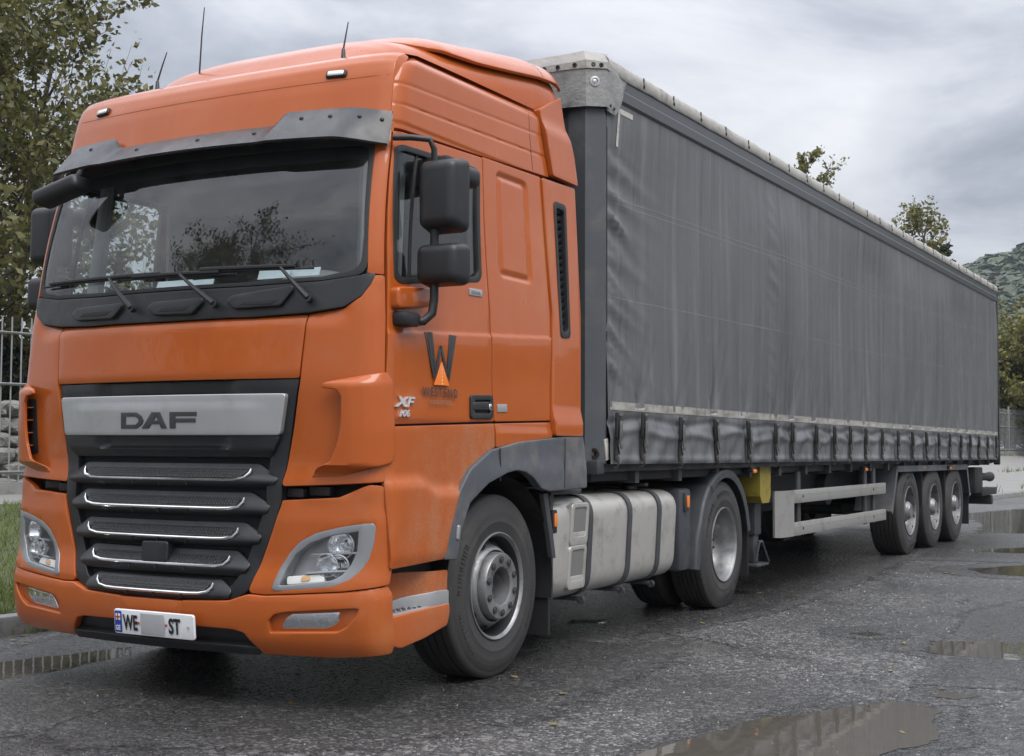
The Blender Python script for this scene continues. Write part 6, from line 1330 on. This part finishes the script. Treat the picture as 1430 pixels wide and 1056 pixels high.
# trees behind the fence on the left
tree('leafy_tree', gz(at(-25, 23), .5), 'tall olive-green leafy tree behind the railing fence, beside the cab mirrors', 10.2, 3.6, 21, 'leaf_olive', .125, 15000, .17, .10, 1.0, upright=.75, stems=3)
tree('leafy_tree', gz(at(-190, 26), .5), 'denser leafy tree behind the rubble wall, darker than its neighbour', 10.5, 4.2, 22, 'leaf_olive', .12, 14000, .2, .12, upright=.7, stems=2)
tree('dark_shrub', gz(at(30, 24.5), .5), 'dark evergreen shrub mass above the rubble wall', 3.3, 2.4, 31, 'leaf_dark', .11, 16000, .07, .05, upright=.5, stems=4, cat='shrub')
tree('dark_shrub', gz(at(-70, 24), .5), 'dark evergreen shrub left of the shrub mass, behind the rubble wall', 3.2, 2.4, 32, 'leaf_dark', .11, 12000, .07, .05, upright=.5, stems=4, cat='shrub')
tree('leafy_tree', gz(at(140, 25), .5), 'slim leafy tree seen through the cab windows', 5.6, 2.2, 24, 'leaf_olive', .115, 2600, .08, .12, upright=.75, stems=2)
# trees showing over the trailer roof
tree('poplar_tree', gz(at(1112, 46), .6), 'thin twiggy treetop showing above the middle of the trailer roof', 11.6, 2.2, 41, 'leaf_yellow', .12, 5200, .14, .2, upright=.9)
tree('poplar_tree', gz(at(1222, 56), .6), 'upright bushy treetop above the rear half of the trailer roof', 11.6, 2.2, 42, 'leaf_yellow', .14, 12000, .14, .2, upright=.95, stems=3)
tree('conifer_tree', gz(at(1328, 72), .8), 'small dark pointed treetop above the trailer roof near the hill', 12.0, 1.4, 43, 'leaf_dark', .2, 3500, .14, .25, upright=.8)
# bushes and trees behind the far fence
tree('far_bush', gz(at(1402, 62), .9), 'yellow-green bushy tree behind the fence by the trailer tail', 7.0, 3.2, 51, 'leaf_yellow', .2, 13000, .12, .06, upright=.6, stems=3)
tree('far_bush', gz(at(1445, 60), .9), 'tall yellowing bush at the end of the far fence', 7.5, 3.4, 52, 'leaf_yellow', .2, 13000, .12, .06, upright=.6, stems=3)
tree('far_bush', gz(at(1425, 66), .9), 'low spreading bush filling the gap behind the far fence', 4.4, 4.0, 53, 'leaf_yellow', .2, 12000, .10, .04, upright=.4, stems=4)
# the same bushes and trees go on along the fence and the meadow edge
def copy_tree(o, loc, label, rz, sc, group):
    c = o.copy(); C.objects.link(c); c.location = loc; c.rotation_euler = (0, 0, rz); c.scale = (sc, sc, sc); c['label'] = label; c['group'] = group
    for ch in o.children:
        k = ch.copy(); C.objects.link(k); k.parent = c
hedge = [o for o in C.objects if o.name.startswith('far_bush')]
for i in range(15): copy_tree(hedge[i % 3], (2 + i * 5.2 + 1.5 * math.sin(i * 5), 74 + 5 * math.sin(i * 2.3), 1.0), 'bushy tree in the row along the edge of the meadow', i * 1.7, .8 + .25 * math.sin(i * 3.1) ** 2, 'bushy trees along the meadow edge')
for i in range(6): copy_tree(hedge[(i * 2) % 3], (-13.5 + i * 1.0 + math.sin(i * 4), 20 + i * 6.5, .6), 'bushy tree in the row behind the fence, hidden by the trailer', i * 2.1, .85, 'bushy trees behind the fence')
# trees on the far side of the yard: seen in the windscreen, the paint and the puddles
src = tree('yard_tree', (-7.6, -11.6, 0), 'lone leafy tree across the yard, reflected in the windscreen', 9.9, 3.8, 61, 'leaf_olive', .13, 16000, .18, .15, upright=.7, stems=3)
YT = [(30, 52, .85, 'leafy tree across the yard standing apart from the others, shorter than the pair beside it'), (36, 60, 1.05, 'taller leafy tree of the pair across the yard'), (41, 56, .95, 'shorter leafy tree of the pair across the yard'),
      (34, 78, 1.1, 'broad leafy tree far along the open side of the yard'), (52, 62, 1.15, 'tallest leafy tree at the back of the row across the yard')]
for i, (x, y, sc, lab) in enumerate(YT): copy_tree(src, (x, y, 0), lab, i * 1.3, sc, 'trees along the far side of the yard')
# ------------------------------------------------------------------ wooded hill
def hz(x, y):
    return 79 * math.exp(-((x - 60) / 190) ** 2 - ((y - 470) / 170) ** 2) * sst(120, 330, y) + 3
q = MB(); q.grid(lambda x, y: (x, y, hz(x, y) - 1.2), np.linspace(-420, 620, 70), np.linspace(110, 760, 44)); o = q.build('hill', 'field'); tag(o, 'wooded hill rising behind the trailer tail', 'hill', kind='structure')
r = np.random.default_rng(9); V = []
def crown(x, y, z, rad, nl, k):
    a = r.normal(size=(nl, 3)); a /= np.linalg.norm(a, axis=1)[:, None]; a[:, 2] = np.abs(a[:, 2]) * 1.25 - .15
    P = np.array([x, y, z + rad * .9]) + a * rad * (.75 + .3 * r.random((nl, 1))); t1 = np.cross(a, r.normal(size=(nl, 3))); t1 /= np.linalg.norm(t1, axis=1)[:, None]; t2 = np.cross(a, t1); s_ = rad * k * (.6 + .7 * r.random((nl, 1)))
    V.append(np.stack([P - t1 * s_, P - t2 * s_ + a * s_ * .25, P + t1 * s_, P + t2 * s_ - a * s_ * .15], 1).reshape(-1, 3))
for _ in range(1500):
    p = at(r.uniform(1290, 1450), r.uniform(250, 560)); crown(p[0], p[1], hz(p[0], p[1]) - 3.5, 3.0 + 3.5 * r.random(), 200, .21)
for _ in range(3400):
    x, y = r.uniform(-260, 400), r.uniform(245, 520); q_ = Vector((x, y, 30)) - camo.location; d_ = q_.dot(fw); px_ = 715 + 1807.4 * q_.dot(rt) / d_
    if not 1270 < px_ < 1440: crown(x, y, hz(x, y) - 3, 3.5 + 3.5 * r.random(), 120, .22)
o = quick('hill_forest', np.concatenate(V), 4, 'leaf_hill'); tag(o, 'dense mixed wood covering the hill', 'forest', kind='stuff')
# ------------------------------------------------------------------ hazy air
hzm = bpy.data.materials.new('haze_air'); hzm.use_nodes = True; nt = hzm.node_tree; nt.nodes.clear()
pv = N('ShaderNodeVolumePrincipled'); pv.inputs['Color'].default_value = (.80, .87, .95, 1); pv.inputs['Density'].default_value = .00028; pv.inputs['Anisotropy'].default_value = .2
L(pv.outputs[0], N('ShaderNodeOutputMaterial').inputs['Volume']); MATS['haze_air'] = hzm
hb_ = MB().box(-600, 600, -80, 900, -1.5, 110).build('haze', 'haze_air', smooth=False); tag(hb_, 'thin damp air softening the far hill', 'haze', kind='stuff')
